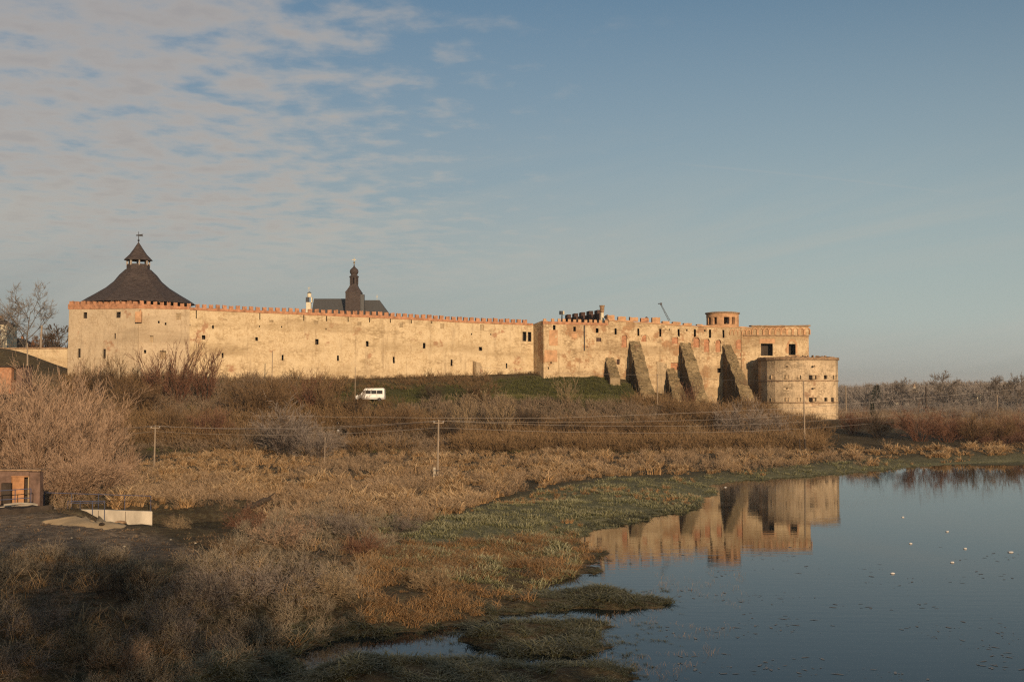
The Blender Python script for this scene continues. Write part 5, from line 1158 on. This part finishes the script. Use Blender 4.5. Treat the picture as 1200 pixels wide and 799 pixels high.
# trees on the embankment behind the photographer, whose shade falls on the near bank
TB = []
for i in range(3):
    (bv, bf, bt), (fv, ff, ft) = make_tree(9.5, .22, 11, (9, 7), .035, .8, .12); TB.append((fast_mesh('trunk', bv, bf, [PM['tree_grey']], {'tip': bt}), fast_mesh('crown', fv, ff, [PM['tree_grey']], {'tip': ft})))
BACKROW = 0
random.seed(11)
for i in range(40):
    x = -26 + i * 2.35 + random.uniform(-.8, .8); y = -7.5 - .42 * (x + 14) + random.uniform(-2.5, 2.5)
    if abs(x) < 4 and y > -6: y = -7.5
    r_ = empty('bankside_tree', (x, y, hz1(x, y)), 'bare tree on the embankment behind the viewpoint', 'tree', 'trees on the embankment behind the viewpoint')
    for j in range(2):
        o = bpy.data.objects.new(('trunk', 'crown')[j], TB[i % 3][j]); COL.objects.link(o); o.parent = r_
    s = random.uniform(.75, 1.15); r_.scale = (s, s, s); r_.rotation_euler = (0, 0, random.uniform(0, 6))
# ------------------------------------------------------------------ poles, wires, minibus, houses, river works
M['pole'] = simple('weathered_wood_pole', (0.26, 0.20, 0.14), .3, 4, .9, .1, .4, .02, (3, 3, .3))
M['pole_dark'] = simple('tarred_pole', (0.055, 0.042, 0.032), .3, 4, .9, .1, .3, .02)
M['wire'] = simple('overhead_wire', (0.30, 0.25, 0.20), .1, 1, .5, .5, 0)
M['concrete'] = simple('pale_concrete', (0.38, 0.325, 0.245), .38, .8, .9, .2, .5, .04, (1, 1, .4), 6)
M['white_paint'] = simple('white_paint', (0.78, 0.76, 0.70), .06, 1.5, .35, .5, 0)
M['dark_glass'] = simple('dark_glass', (0.045, 0.045, 0.045), .1, 1, .08, .5, 0)
M['rubber'] = simple('tyre_rubber', (0.02, 0.02, 0.02), .2, 4, .85, .2, 0)
M['sand'] = simple('yellow_sand', (0.46, 0.335, 0.19), .14, 1.2, .95, .1, .5, .05, detail=6)
M['rust'] = simple('rusty_orange_steel', (0.38, 0.19, 0.085), .35, 1.8, .8, .3, .2, .01, detail=6)
M['bluepaint'] = simple('dull_blue_paint', (0.055, 0.065, 0.11), .2, 3, .6, .3, 0)
M['plum'] = simple('plum_brick', (0.15, 0.095, 0.07), .35, 2.2, .95, .1, .5, .05)
M['litter'] = simple('white_plastic', (0.62, 0.58, 0.52), .15, 5, .6, .3, .2, .02)
M['mud'] = simple('dark_mud', (0.045, 0.034, 0.025), .35, 2, .9, .2, .8, .08)
M['redroof'] = simple('brown_tiles', (0.16, 0.09, 0.06), .3, 2, .9, .1, .4, .04)
def pole(px, py_top, Y, label, mat='pole', r=.12, arm=0, name='utility_pole', cat='utility pole', group='utility poles', lean=0.0, base=None, px_top=None):
    b = Vector((xat(px, Y), Y, 0)); b.z = hz1(b.x, b.y) if base is None else base
    t_ = at(px_top if px_top is not None else px, py_top, Y + lean); r_ = empty(name, tuple(b), label, cat, group)
    q = MB(); q.tube([b - Vector((0, 0, .3)), t_], [r, r * .72], 8); q.build('shaft', M[mat], r_)
    d = (t_ - b).normalized()
    for k in range(arm):
        p = t_ - d * (.35 + .8 * k); q = MB(); q.box(p, (1.1, .09, .1), .12); ca = q.build('crossarm', M[mat], r_)
        for s in (-.48, .48): q = MB(); q.lathe(p + Vector((s, s * .12, .06)), [(.03, 0), (.045, .04), (.04, .10), (.02, .13)], 6); q.build('insulator', M['litter'], ca)
    return r_, t_
pA, tA = pole(182, 498, 146, 'short wooden utility pole at the left end of the meadow', arm=1)
pB, tB = pole(513, 491.5, 127, 'wooden utility pole on a concrete stub in the middle of the meadow', arm=1, r=.13, px_top=514)
b = Vector((xat(509.5, 127), 126.8, hz1(xat(509.5, 127), 127))); q = MB(); q.box(b + Vector((0, 0, .6)), (.28, .25, 1.9), .1, taper=.85); q.build('concrete_stub', M['concrete'], pB)
for px, py in ((512.5, 551), (512, 556)): q = MB(); c = at(px - 1, py, 126.85); q.box(c, (.5, .4, .08)); q.build('binding', M['iron'], pB)
pC, tC = pole(942.3, 445.5, 178, 'tall thin pole in front of the round bastion', r=.13, arm=0, px_top=941.7)
pD, tD = pole(1085, 453, 330, 'tall dark utility pole in front of the far wood at right', 'pole_dark', .26, arm=0)
pE, tE = pole(1168.5, 462.5, 292, 'thin pale utility pole near the right picture edge', arm=0, r=.14)
pole(991, 452, 300, 'pale pole just right of the round bastion', r=.2)
pole(770.3, 438, 226, 'thin pole below the first tall buttress', r=.08)
pole(416.3, 430, 214, 'thin pole standing before the wall just left of the minibus', r=.08)
pole(318.3, 411, 214, 'thin leaning pole before the curtain wall in the middle', r=.09, px_top=319.5)
pole(33.5, 402, 205, 'pale wooden pole in front of the low wall at far left', r=.17, px_top=32)
pole(46, 381.5, 245, 'slanting pale pole beyond the low wall at far left', r=.28, base=12.5, px_top=49)
for px, lb in ((936.8, 'left one of the two short dark posts by the far shore'), (943.2, 'right one of the two short dark posts by the far shore')): pole(px, 514.5, 176, lb, 'pole_dark', .15, name='short_post', cat='post', group='short dark posts')
pole(381, 512, 152, 'short pale post at the meadow edge under the litter', 'pole', .07, name='short_post', cat='post', group=None)
def wire(pts, sag, label, r=.017):
    q = MB(); P = []
    for i in range(len(pts) - 1):
        a, b = pts[i], pts[i + 1]
        for k in range(13):
            if k == 0 and i: continue
            f = k / 12; p = a.lerp(b, f); p.z -= sag * 4 * f * (1 - f); P.append(p)
    q.tube(P, r, 4); o = q.build('overhead_wire', M['wire'], loc=tuple(pts[0])); return tag(o, label, 'wire', 'overhead wires crossing the meadow')
up = Vector((0, 0, .1)); L0 = at(-60, 503, 168)
wire([L0 + Vector((-.48, 0, 0)), tA + Vector((-.48, 0, -.1)), tB + Vector((-.48, 0, -.15)), at(942, 486, 178), at(1168, 464.5, 292), at(1330, 456, 330)], .5, 'upper wire running over the short left pole and the meadow pole')
wire([L0 + Vector((.48, 0, -.3)), tA + Vector((.48, 0, -.1)), tB + Vector((.48, 0, -.15)), at(942, 494, 178), at(1168, 470, 292), at(1330, 463, 330)], .62, 'second wire fixed to the right side of the meadow pole arm')
wire([L0 + Vector((0, 0, -1.0)), tA + Vector((0, 0, -.75)), tB + Vector((0, 0, -.85)), at(942, 502, 178), at(1168, 477, 292), at(1330, 470, 330)], .6, 'lowest wire passing the meadow pole below its arm')
wire([at(-40, 481, 200), at(350, 487.5, 190), at(640, 489.8, 185), at(942, 477.5, 180), at(1200, 455, 250)], .1, 'faint long wire crossing the slope above the other wires', .025)
wire([at(560, 430, 214), at(770, 439, 226), at(942, 446, 178)], .4, 'thin wire crossing in front of the buttresses', .015)

# minibus
vb = at(434.5, 473, 214.5); vz = hz1(vb.x, vb.y); sc_ = 1.0
bus = empty('minibus', (vb.x, vb.y, vz), 'white minibus with dark side windows parked behind bushes under the wall', 'minibus')
bx0, by0, bz0 = vb.x, vb.y, vz
def bp(x, y, z): return Vector((bx0 + x, by0 + y, bz0 + z))
side = [(-2.55, .45), (-2.6, .95), (-2.35, 1.15), (-1.75, 1.3), (-1.15, 2.1), (-.9, 2.38), (2.3, 2.42), (2.48, 2.2), (2.55, .45)]
q = MB(); V = [bp(x, -1.0 + (.1 if z > 1.4 else 0), z) for x, z in side] + [bp(x, 1.0 - (.1 if z > 1.4 else 0), z) for x, z in side]; n = len(side)
q.add(V, [tuple(range(n)), tuple(range(2 * n - 1, n - 1, -1))] + [(i, n + i, n + (i + 1) % n, (i + 1) % n) for i in range(n)]); q.build('body', M['white_paint'], bus)
for x0, x1, z0, z1, nm in ((-.85, .1, 1.38, 2.02, 'side_window'), (.18, 1.12, 1.38, 2.02, 'side_window'), (1.2, 2.2, 1.38, 2.02, 'side_window')):
    q = MB(); q.box(bp((x0 + x1) / 2, -.93, (z0 + z1) / 2), (x1 - x0, .1, z1 - z0)); q.build(nm, M['dark_glass'], bus)
q = MB(); V = [bp(-1.62, -.975, 1.38), bp(-.98, -.975, 1.38), bp(-.98, -.955, 2.02), bp(-1.15, -.955, 2.02)]; V += [v + Vector((0, .06, 0)) for v in V]; q.add(V, [(0, 1, 2, 3), (0, 4, 5, 1), (1, 5, 6, 2), (2, 6, 7, 3), (3, 7, 4, 0)]); q.build('door_window', M['dark_glass'], bus)
q = MB(); V = [bp(-1.77, -.85, 1.36), bp(-1.77, .85, 1.36), bp(-1.19, .8, 2.1), bp(-1.19, -.8, 2.1)]; q.add([v + Vector((-.03, 0, .02)) for v in V] + [v + Vector((.05, 0, 0)) for v in V], [(0, 3, 2, 1), (0, 4, 7, 3), (1, 2, 6, 5), (3, 7, 6, 2), (0, 1, 5, 4)]); q.build('windscreen', M['dark_glass'], bus)
for x in (-1.75, 1.65):
    for s in (-.92, .92):
        q = MB(); q.tube([bp(x, s - .12, .36), bp(x, s + .12, .36)], .37, 16); w_ = q.build('wheel', M['rubber'], bus); q = MB(); q.tube([bp(x, s - .14, .36), bp(x, s + .14, .36)], .2, 12); q.build('rim', M['iron'], w_)
q = MB(); q.box(bp(-2.58, -.7, .8), (.1, .35, .2)); q.build('headlight', M['litter'], bus); q = MB(); q.box(bp(-2.58, .7, .8), (.1, .35, .2)); q.build('headlight', M['litter'], bus)
q = MB(); q.box(bp(0, -1.03, .6), (4.6, .06, .08)); q.build('side_trim', M['iron'], bus)

# far left: low wall, brick outbuilding, houses
def house(px, Y, w, d, h, rh, base, label, wallm='cream', roofm='redroof', rz=0.0, hip=.0, wins=(), name='house', chim=True):
    x = xat(px, Y); r_ = empty(name, (x, Y, base), label, 'house'); R = Matrix.Rotation(rz, 3, 'Z'); o_ = Vector((x, Y, base))
    q = MB(); q.box(o_ + Vector((0, 0, h / 2 - .5)), (w, d, h + 1), rz); q.build('wall', M[wallm], r_)
    q = MB(); e = .35; V = [Vector(v) for v in ((-w / 2 - e, -d / 2 - e, h), (w / 2 + e, -d / 2 - e, h), (w / 2 + e, d / 2 + e, h), (-w / 2 - e, d / 2 + e, h), (-w / 2 - e + hip, 0, h + rh), (w / 2 + e - hip, 0, h + rh))]
    q.add([o_ + R @ v for v in V], [(0, 1, 5, 4), (2, 3, 4, 5), (1, 2, 5), (3, 0, 4), (3, 2, 1, 0)]); rf = q.build('roof', M[roofm], r_)
    if chim: q = MB(); q.box(o_ + R @ Vector((w * .2, 0, h + rh)), (.6, .6, 1.2), rz); q.build('chimney', M['brick'], rf)
    for wx_, wz_ in wins:
        q = MB(); q.box(o_ + R @ Vector((wx_, -d / 2, wz_)), (1.0, .12, 1.3), rz); fr_ = q.build('window', M['white_paint'], r_)
        q = MB(); q.box(o_ + R @ Vector((wx_, -d / 2 - .05, wz_)), (.8, .08, 1.1), rz); q.build('pane', M['dark_glass'], fr_)
    return r_
house(-8, 285, 8.4, 8, 10.8, 1.6, 16.2 - 1.5, 'pale two storey house with dark hipped roof behind the trees at the left edge', 'cream', 'shingle', .12, 3, [(-2.4, 8.8), (0, 8.8), (2.4, 8.8), (-2.4, 5.6), (0, 5.6), (2.4, 5.6)])
house(24.5, 300, 3.6, 8, 7.2, 2.2, 13.5, 'small cream gabled house beyond the low wall at far left', 'cream', 'shingle', math.pi / 2, 0, [(0, 6.4)])
house(36, 310, 8, 6, 6.2, 2.0, 13.0, 'low brown roofed house behind the low wall at far left', 'cream', 'redroof', .05, 0, [])
WA = (xat(-30, 240), 240.0); WB = (xat(79, 240), 240.0)
lw = empty('low_wall', (WA[0], WA[1], 13), 'low pale stone wall running left from the bastion', 'wall')
wall_face(lw, 'wall', 'curtain', WA, WB, prof(WA, WB, [(-30, 409), (79, 408.5)]), prof(WA, WB, [(-30, 436), (79, 436)]), [], .8, .1)
band(lw, 'coping', 'cornice', WA, WB, prof(WA, WB, [(-30, 407.6), (79, 407.1)]), prof(WA, WB, [(-30, 409.3), (79, 408.8)]), .15, .9, 1.5, .06)
ob = solve(6, 446); Yo = 190.0; ko = Yo / F
out_ = empty('brick_outbuilding', (xat(5, Yo), Yo, at(5, 446, Yo).z), 'small red brick outbuilding cut by the left picture edge below the mound', 'outbuilding')
zt1, zb1 = at(5, 430, Yo).z, at(5, 447, Yo).z - 2
q = MB(); q.box((xat(0, Yo), Yo + 2.5, (zt1 + zb1) / 2), (27 * ko, 5, zt1 - zb1)); q.build('wall', M['brick'], out_)
q = MB(); q.box((xat(19.3, Yo), Yo + 3, (zt1 + .1 + zb1) / 2), (7.5 * ko, 4, zt1 - zb1 - .1)); an = q.build('annex', M['plum'], out_)
q = MB(); q.box((xat(15, Yo), Yo + 1.0, at(0, 438.5, Yo).z), (2.6 * ko, .3, 1.5)); q.build('doorway', M['void'], out_)
q = MB(); q.box((xat(4, Yo), Yo + 2.6, zt1 + .12), (38 * ko, 5.8, .25)); q.build('roof', M['mud'], out_)
# right distance: chapel, houses, ruined wall
wc = empty('white_chapel', (xat(1070, 520), 520, 6), 'tiny white domed chapel showing through the far wood', 'chapel')
Yw_ = 480.0; kw = Yw_ / F; zc0 = at(0, 461, Yw_).z
q = MB(); gw = hz1(xat(1070.5, Yw_), Yw_); q.box((xat(1070.5, Yw_), Yw_, (zc0 + 7.5 * kw + gw) / 2), (4.2 * kw, 3, zc0 + 7.5 * kw - gw)); q.build('wall', M['cream'], wc); wc.location = (xat(1071, Yw_), Yw_, zc0 - 5)
for c_ in wc.children: c_.location = Vector((xat(1070, 520), 520, 6)) - wc.location
q = MB(); q.lathe((xat(1071, Yw_), Yw_, zc0 + 7.4 * kw), [(1.9 * kw, 0), (2.1 * kw, 1.2 * kw), (1.0 * kw, 2.4 * kw), (.2 * kw, 3.6 * kw)], 10); q.build('dome', M['cornice'], wc)
for px in (1065.5, 1075.5): q = MB(); tz = at(0, 457, Yw_).z; q.box((xat(px, Yw_), Yw_ - .5, (tz + gw) / 2), (2.6 * kw, 2, tz - gw)); q.build('side_turret', M['cream'], wc)
for px, py, Yh, w, lb in ((1142.5, 461, 420, 2.2, 'tiny pale house in the far wood right of the tall dark pole'), (1047.5, 471, 400, 1.8, 'tiny white house low in the far wood left of the tall dark pole')):
    b = at(px, py - 2, Yh); g_ = hz1(b.x, Yh); house(px, Yh, w, 3, b.z - g_ - .6, .9, g_, lb, 'cream', 'redroof', .3, 0, [], chim=False)
YR = 262.0; RA = (xat(1012, YR), YR); RBx = (xat(1046, YR), YR); rw = empty('ruined_shed', (RA[0], YR, 3), 'long low ruined shed with one pale end wall at right', 'shed')
q = MB(); z0, z1 = at(0, 499, YR).z, at(0, 490.5, YR).z; q.box(((xat(1012, YR) + xat(1034, YR)) / 2, YR + 1, (z0 + z1) / 2 - 1), ((1034 - 1012) * YR / F, 2, z1 - z0 + 2)); q.build('wall', M['mud'], rw)
q = MB(); V = [(xat(px, YR), y_, at(0, py, YR).z) for y_ in (YR - .1, YR + 1.2) for px, py in ((1034, 502), (1045.5, 502), (1045.5, 494), (1043, 491.5), (1040, 490), (1034, 489.5))]; q.add(V, [(0, 1, 2, 3, 4, 5), (11, 10, 9, 8, 7, 6)] + [(i, 6 + i, 6 + (i + 1) % 6, (i + 1) % 6) for i in range(6)]); q.build('end_wall', M['cream'], rw)
q = MB(); q.box(((xat(1010, YR) + xat(1042, YR)) / 2, YR + 1, z1 + .1), ((1042 - 1010) * YR / F, 3, .22)); q.build('roof', M['cornice'], rw)

# ---- river works at the left
YD = 83.0; kd = YD / F; zg = at(20, 592, YD).z
rwl = empty('retaining_wall', (xat(15, YD), YD, zg), 'plum brick retaining wall with a rusty orange steel door at the left edge', 'wall')
def rect(px0, px1, py0, py1, Y, th, name, mat, par, rz=0): q = MB(); a = at(px0, py1, Y); b = at(px1, py0, Y); q.box(((a.x + b.x) / 2, Y + th / 2, (a.z + b.z) / 2), (b.x - a.x, th, b.z - a.z), rz); return q.build(name, M[mat], par)
rect(-40, 13.2, 552, 600, YD, .6, 'wall', 'plum', rwl); rect(33.8, 47, 553, 600, YD, .6, 'wall', 'plum', rwl); rect(13.2, 33.8, 552.5, 558.5, YD, .6, 'lintel', 'plum', rwl)
rect(-40, 48, 549.8, 551.6, YD - .12, 1.0, 'coping', 'cornice', rwl)
rect(13.2, 33.8, 558.5, 594, YD + .62, .1, 'doorway_back', 'void', rwl)
dr = rect(14, 28.2, 559, 592, YD - .05, .06, 'door', 'rust', rwl); rect(14, 28.2, 562.5, 563.2, YD - .09, .04, 'door_rail', 'rust', dr); rect(14, 28.2, 576, 576.7, YD - .09, .04, 'door_rail', 'rust', dr)
rect(32.4, 33.6, 558.5, 592, YD - .08, .12, 'door_frame', 'sand', rwl); rect(13, 14, 558.5, 592, YD - .08, .12, 'door_frame', 'rust', rwl); rect(13, 33.6, 557.6, 558.8, YD - .08, .12, 'door_frame', 'rust', rwl)
rect(1, 12.5, 566, 594, YD - .35, .35, 'alcove_shade', 'void', rwl)  # dark box before the wall, recess shade put into its colour
def railing(pts, h, rails, label, name='handrail', step=None, mat='bluepaint', r=.03, group='metal handrails by the river works'):
    r_ = empty(name, tuple(pts[0]), label, 'railing', group)
    for a, b in zip(pts[:-1], pts[1:]):
        for f in rails: q = MB(); q.tube([a + Vector((0, 0, h * f)), b + Vector((0, 0, h * f))], r, 6); q.build('rail', M[mat], r_)
        n = max(1, int(round((b - a).length / step)))
        for k in range(n + 1):
            p = a.lerp(b, k / n); q = MB(); q.tube([p - Vector((0, 0, .25)), p + Vector((0, 0, h))], r * .9, 6); q.build('post', M[mat], r_)
    return r_
YCW = 91.5; zc1 = at(0, 598.3, YCW).z
ca = at(50, 595.5, 89); cb = at(178.5, 599, YCW + .5); cw = empty('concrete_wall', tuple(ca), 'long pale concrete channel wall ending at the stream', 'wall')
q = MB(); d = (cb - ca); d.z = 0; L_ = d.length; ex = d.normalized(); nn = Vector((ex.y, -ex.x, 0)); V = []
for o_, z in ((0, -.6), (0, None), (-.45, None), (-.45, -.6)):
    for k in range(9):
        p = ca.lerp(cb, k / 8); V.append(Vector((p.x, p.y, p.z + random.uniform(-.02, .02) if z is None else z)) + nn * o_)
q.add(V, [(j * 9 + k, j * 9 + k + 1, (j + 1) * 9 + k + 1, (j + 1) * 9 + k) for j in range(3) for k in range(8)] + [(0, 9, 18, 27), (8, 35, 26, 17)]); q.build('wall', M['concrete'], cw)
for k in (2, 4, 6): p = ca.lerp(cb, k / 8) + nn * .012; q = MB(); q.box((p.x, p.y, p.z - .75), (.03, .02, 1.4), math.atan2(ex.y, ex.x)); q.build('joint', M['mud'], cw)
railing([ca + Vector((0, .25, 0)), cb + Vector((-.2, .25, 0))], 1.15, (1.0,), 'long thin blue grey handrail on top of the concrete wall', step=2.0, r=.028)
ra = at(79, 607.5, 86.5); rb = at(122.5, 607, 87.5); railing([ra, rb], 1.25, (1.0, .9), 'shorter handrail standing in front of the concrete wall', step=.95, r=.028)
ra = at(-20, 600, 80); rb = at(36, 596, 80.5); railing([ra, rb], 1.35, (1.0, .55), 'blue handrail in front of the rusty door', step=1.1, r=.03)
# muddy culvert lip with pipes
cul = empty('culvert_lip', tuple(at(25, 600, 78)), 'dark muddy slab with two pale pipes at the left edge below the door', 'culvert')
q = MB(); V = []; c0 = at(20, 600, 78.5)
for k in range(15):
    f = k / 14; px = -25 + 87 * f; wv = 1.1 * (1 - f ** 3) + .15; b = at(px, 601.5, 78.5); t_ = hz1(b.x, b.y)
    V += [(b.x, b.y - wv, t_ - .2), (b.x, b.y - wv * .7, t_ + .3 + random.uniform(0, .12)), (b.x, b.y + wv, t_ + .48 + random.uniform(0, .12) - f * .25), (b.x, b.y + wv * 1.3, t_ - .2)]
q.add(V, [(a * 4 + j, a * 4 + 4 + j, a * 4 + 5 + j, a * 4 + 1 + j) for a in range(14) for j in range(3)] + [(0, 1, 2, 3), (59, 58, 57, 56)]); q.build('slab', M['mud'], cul)
for p0, p1 in (((-20, 597.5), (44, 591.5)), ((5, 591.5), (41, 590.5))):
    a = at(*p0, 78); b = at(*p1, 80); q = MB(); q.tube([a, a.lerp(b, .5) + Vector((0, 0, .08)), b], .07, 8); q.build('pipe', M['concrete'], cul)
# sand heap, lumps, log, litter
cS = solve(100, 616); 
pts = [(40, 611), (70, 610.5), (100, 610), (122, 610.5), (138, 613), (152, 618), (148, 622), (128, 623.5), (108, 619), (82, 616.5), (60, 614)]
polyW = [tuple(solve(px, py)[:2]) for px, py in pts]; cxy = np.mean(np.array(polyW), 0)
V = []; Fc = []; R_ = 7; n = len(polyW) * 4; arr = np.array(polyW)
for i in range(R_ + 1):
    f = i / R_
    for k in range(n):
        g = k / 4; a0 = arr[int(g) % len(arr)]; a1 = arr[(int(g) + 1) % len(arr)]; e = a0 + (a1 - a0) * (g % 1); e = e + (cxy - e) * 0.0
        p = e * f + cxy * (1 - f); p = p + (fbm(np.array([p[0] * 2.]), np.array([p[1] * 2.]), 5, 2)[0] - .5) * .2
        V.append(Vector((p[0], p[1], hz1(p[0], p[1]) + (.30 * (1 - f ** 2) - .03 if i < R_ else -.15) + random.uniform(0, .02))))
for i in range(R_):
    for k in range(n): Fc.append((i * n + k, i * n + (k + 1) % n, (i + 1) * n + (k + 1) % n, (i + 1) * n + k))
q = MB(); q.add(V, [tuple(reversed(f)) for f in Fc]); o = q.build('sand_heap', M['sand'], loc=tuple(cS), smooth=True); tag(o, 'pale yellow heap of sand spread in front of the concrete wall', 'sand heap')
def lump(px, py, size, mat, name, label, cat, group=None, Y=None, up=.4):
    c = solve(px, py) if Y is None else at(px, py, Y); q = MB(); n = 9; V = []
    for j in range(5):
        ph = math.pi * (j + .5) / 5
        for k in range(n): a = 6.283 * k / n; s = random.uniform(.75, 1.2); V.append(c + Vector((size[0] / 2 * math.sin(ph) * math.cos(a) * s, size[1] / 2 * math.sin(ph) * math.sin(a) * s, size[2] * (up + .5 * math.cos(ph) * s))))
    q.add(V, [(j * n + k, (j + 1) * n + k, (j + 1) * n + (k + 1) % n, j * n + (k + 1) % n) for j in range(4) for k in range(n)] + [tuple(range(n)), tuple(range(5 * n - 1, 4 * n - 1, -1))])
    o = q.build(name, M[mat], loc=tuple(c), smooth=False); return tag(o, label, cat, group)
lump(119, 618, (.4, .25, .2), 'mud', 'stone', 'small dark stone lying on the yellow sand heap', 'stone', up=1.0)
lump(142, 613.5, (.7, .4, .22), 'cornice', 'earth_clod', 'brown clod of earth at the right top of the sand heap', 'clod')
for i, (px, py, s, lb) in enumerate(((395.5, 497.5, .75, 'upper left scrap of white litter on the slope under the minibus'), (396.5, 507, .95, 'largest scrap of white litter on the slope'), (388, 494, .45, 'small scrap of white litter left of the larger scraps'), (404.5, 503.5, .4, 'small scrap of white litter right of the larger scraps'),
        (378, 485, .5, 'lone scrap of white litter in brush below the thin shrub'), (286, 506, .4, 'scrap of white litter in the reddish brush left of the frosted bush'))):
    lump(px, py, (s * .7, s * .4, s * .55), 'litter', 'litter_scrap', lb, 'litter', 'scraps of white litter')
for i, (px, py, lb) in enumerate(((146, 641, 'small pale stone on the bare ground below the sand heap'), (84, 631, 'tiny pale stone on the bare track'), (229, 637, 'pale stone beside the stream channel'), (200, 633, 'pale stone near the end of the concrete wall'), (8, 666, 'tiny pale stone at the left edge of the near bank'), (512, 676, 'small white stone among the yellow reeds'))):
    lump(px, py, (.13, .11, .08), 'concrete', 'stone', lb, 'stone', 'small pale stones')
lg0, lg1 = solve(286, 601), solve(318, 597); lg1.z += .9; lg0.z += .35
lg = empty('black_log', tuple(lg0), 'black broken log propped on the mound left of the frosted bushes', 'log')
q = MB(); q.tube([lg0, lg0.lerp(lg1, .35) + Vector((0, 0, -.12)), lg0.lerp(lg1, .75) + Vector((0, 0, .05)), lg1], [.16, .24, .2, .1], 8); q.build('trunk', M['mud'], lg)
q = MB(); q.tube([lg0.lerp(lg1, .7), lg1 + Vector((.3, 0, .45))], [.1, .04], 6); q.tube([lg0.lerp(lg1, .4), lg0.lerp(lg1, .3) + Vector((-.2, 0, .35))], [.07, .03], 6); q.build('branch', M['mud'], lg)
for px, py, lb in ((204, 615, 'green weed tuft at the right end of the concrete wall'), (211, 619, 'second green weed tuft beside the stream'), ):
    shrub('low', 'twig_straw', px, py, .7, lb, 'weed tufts by the stream', 'weed_tuft', i=0, cat='weed')
# scraps of ice and foam drifting on the open water
for px, py, lb in ((1058, 606, 'white scrap floating on the right water, topmost of the scattered ones'), (1067, 637, 'white scrap floating left of the middle of the right water'), (1110, 623, 'white scrap floating in the middle of the right water'), (1131, 643, 'small white scrap floating below the middle one'),
                   (1184, 647, 'largest white scrap, floating near the right picture edge'), (1046, 672, 'white scrap floating lowest of the scattered ones'), (850, 571, 'white scrap floating at the tip of the turf'), (1116, 659, 'white scrap floating right of the lowest one')):
    c = gnd(px, py, 0); w_ = .2 if px == 1184 else .12; q = MB(); q.lathe(c, [(w_ * .6, -.02), (w_, .02), (w_ * .8, .06), (w_ * .3, .08)], 8)
    q.V = [Vector((c.x + (v.x - c.x) * random.uniform(.8, 1.3), v.y, v.z)) for v in q.V]
    tag(q.build('floating_scrap', M['litter'], loc=tuple(c)), lb, 'floating scrap', 'white scraps floating on the open water')
# ---- thin morning haze
if HAZE:
    m = bpy.data.materials.new('haze'); m.use_nodes = True; t = NT(m.node_tree); t.n.clear()
    v = t.node('ShaderNodeVolumePrincipled'); v.inputs['Color'].default_value = (0.86, 0.88, 0.92, 1); v.inputs['Density'].default_value = HAZE; v.inputs['Anisotropy'].default_value = 0.0
    t.l.new(v.outputs[0], t.node('ShaderNodeOutputMaterial').inputs['Volume'])
    q = MB(); q.box((0, 2750, 16), (8600, 6600, 44)); o = q.build('haze', m, loc=(0, 0, 0)); tag(o, kind='stuff')
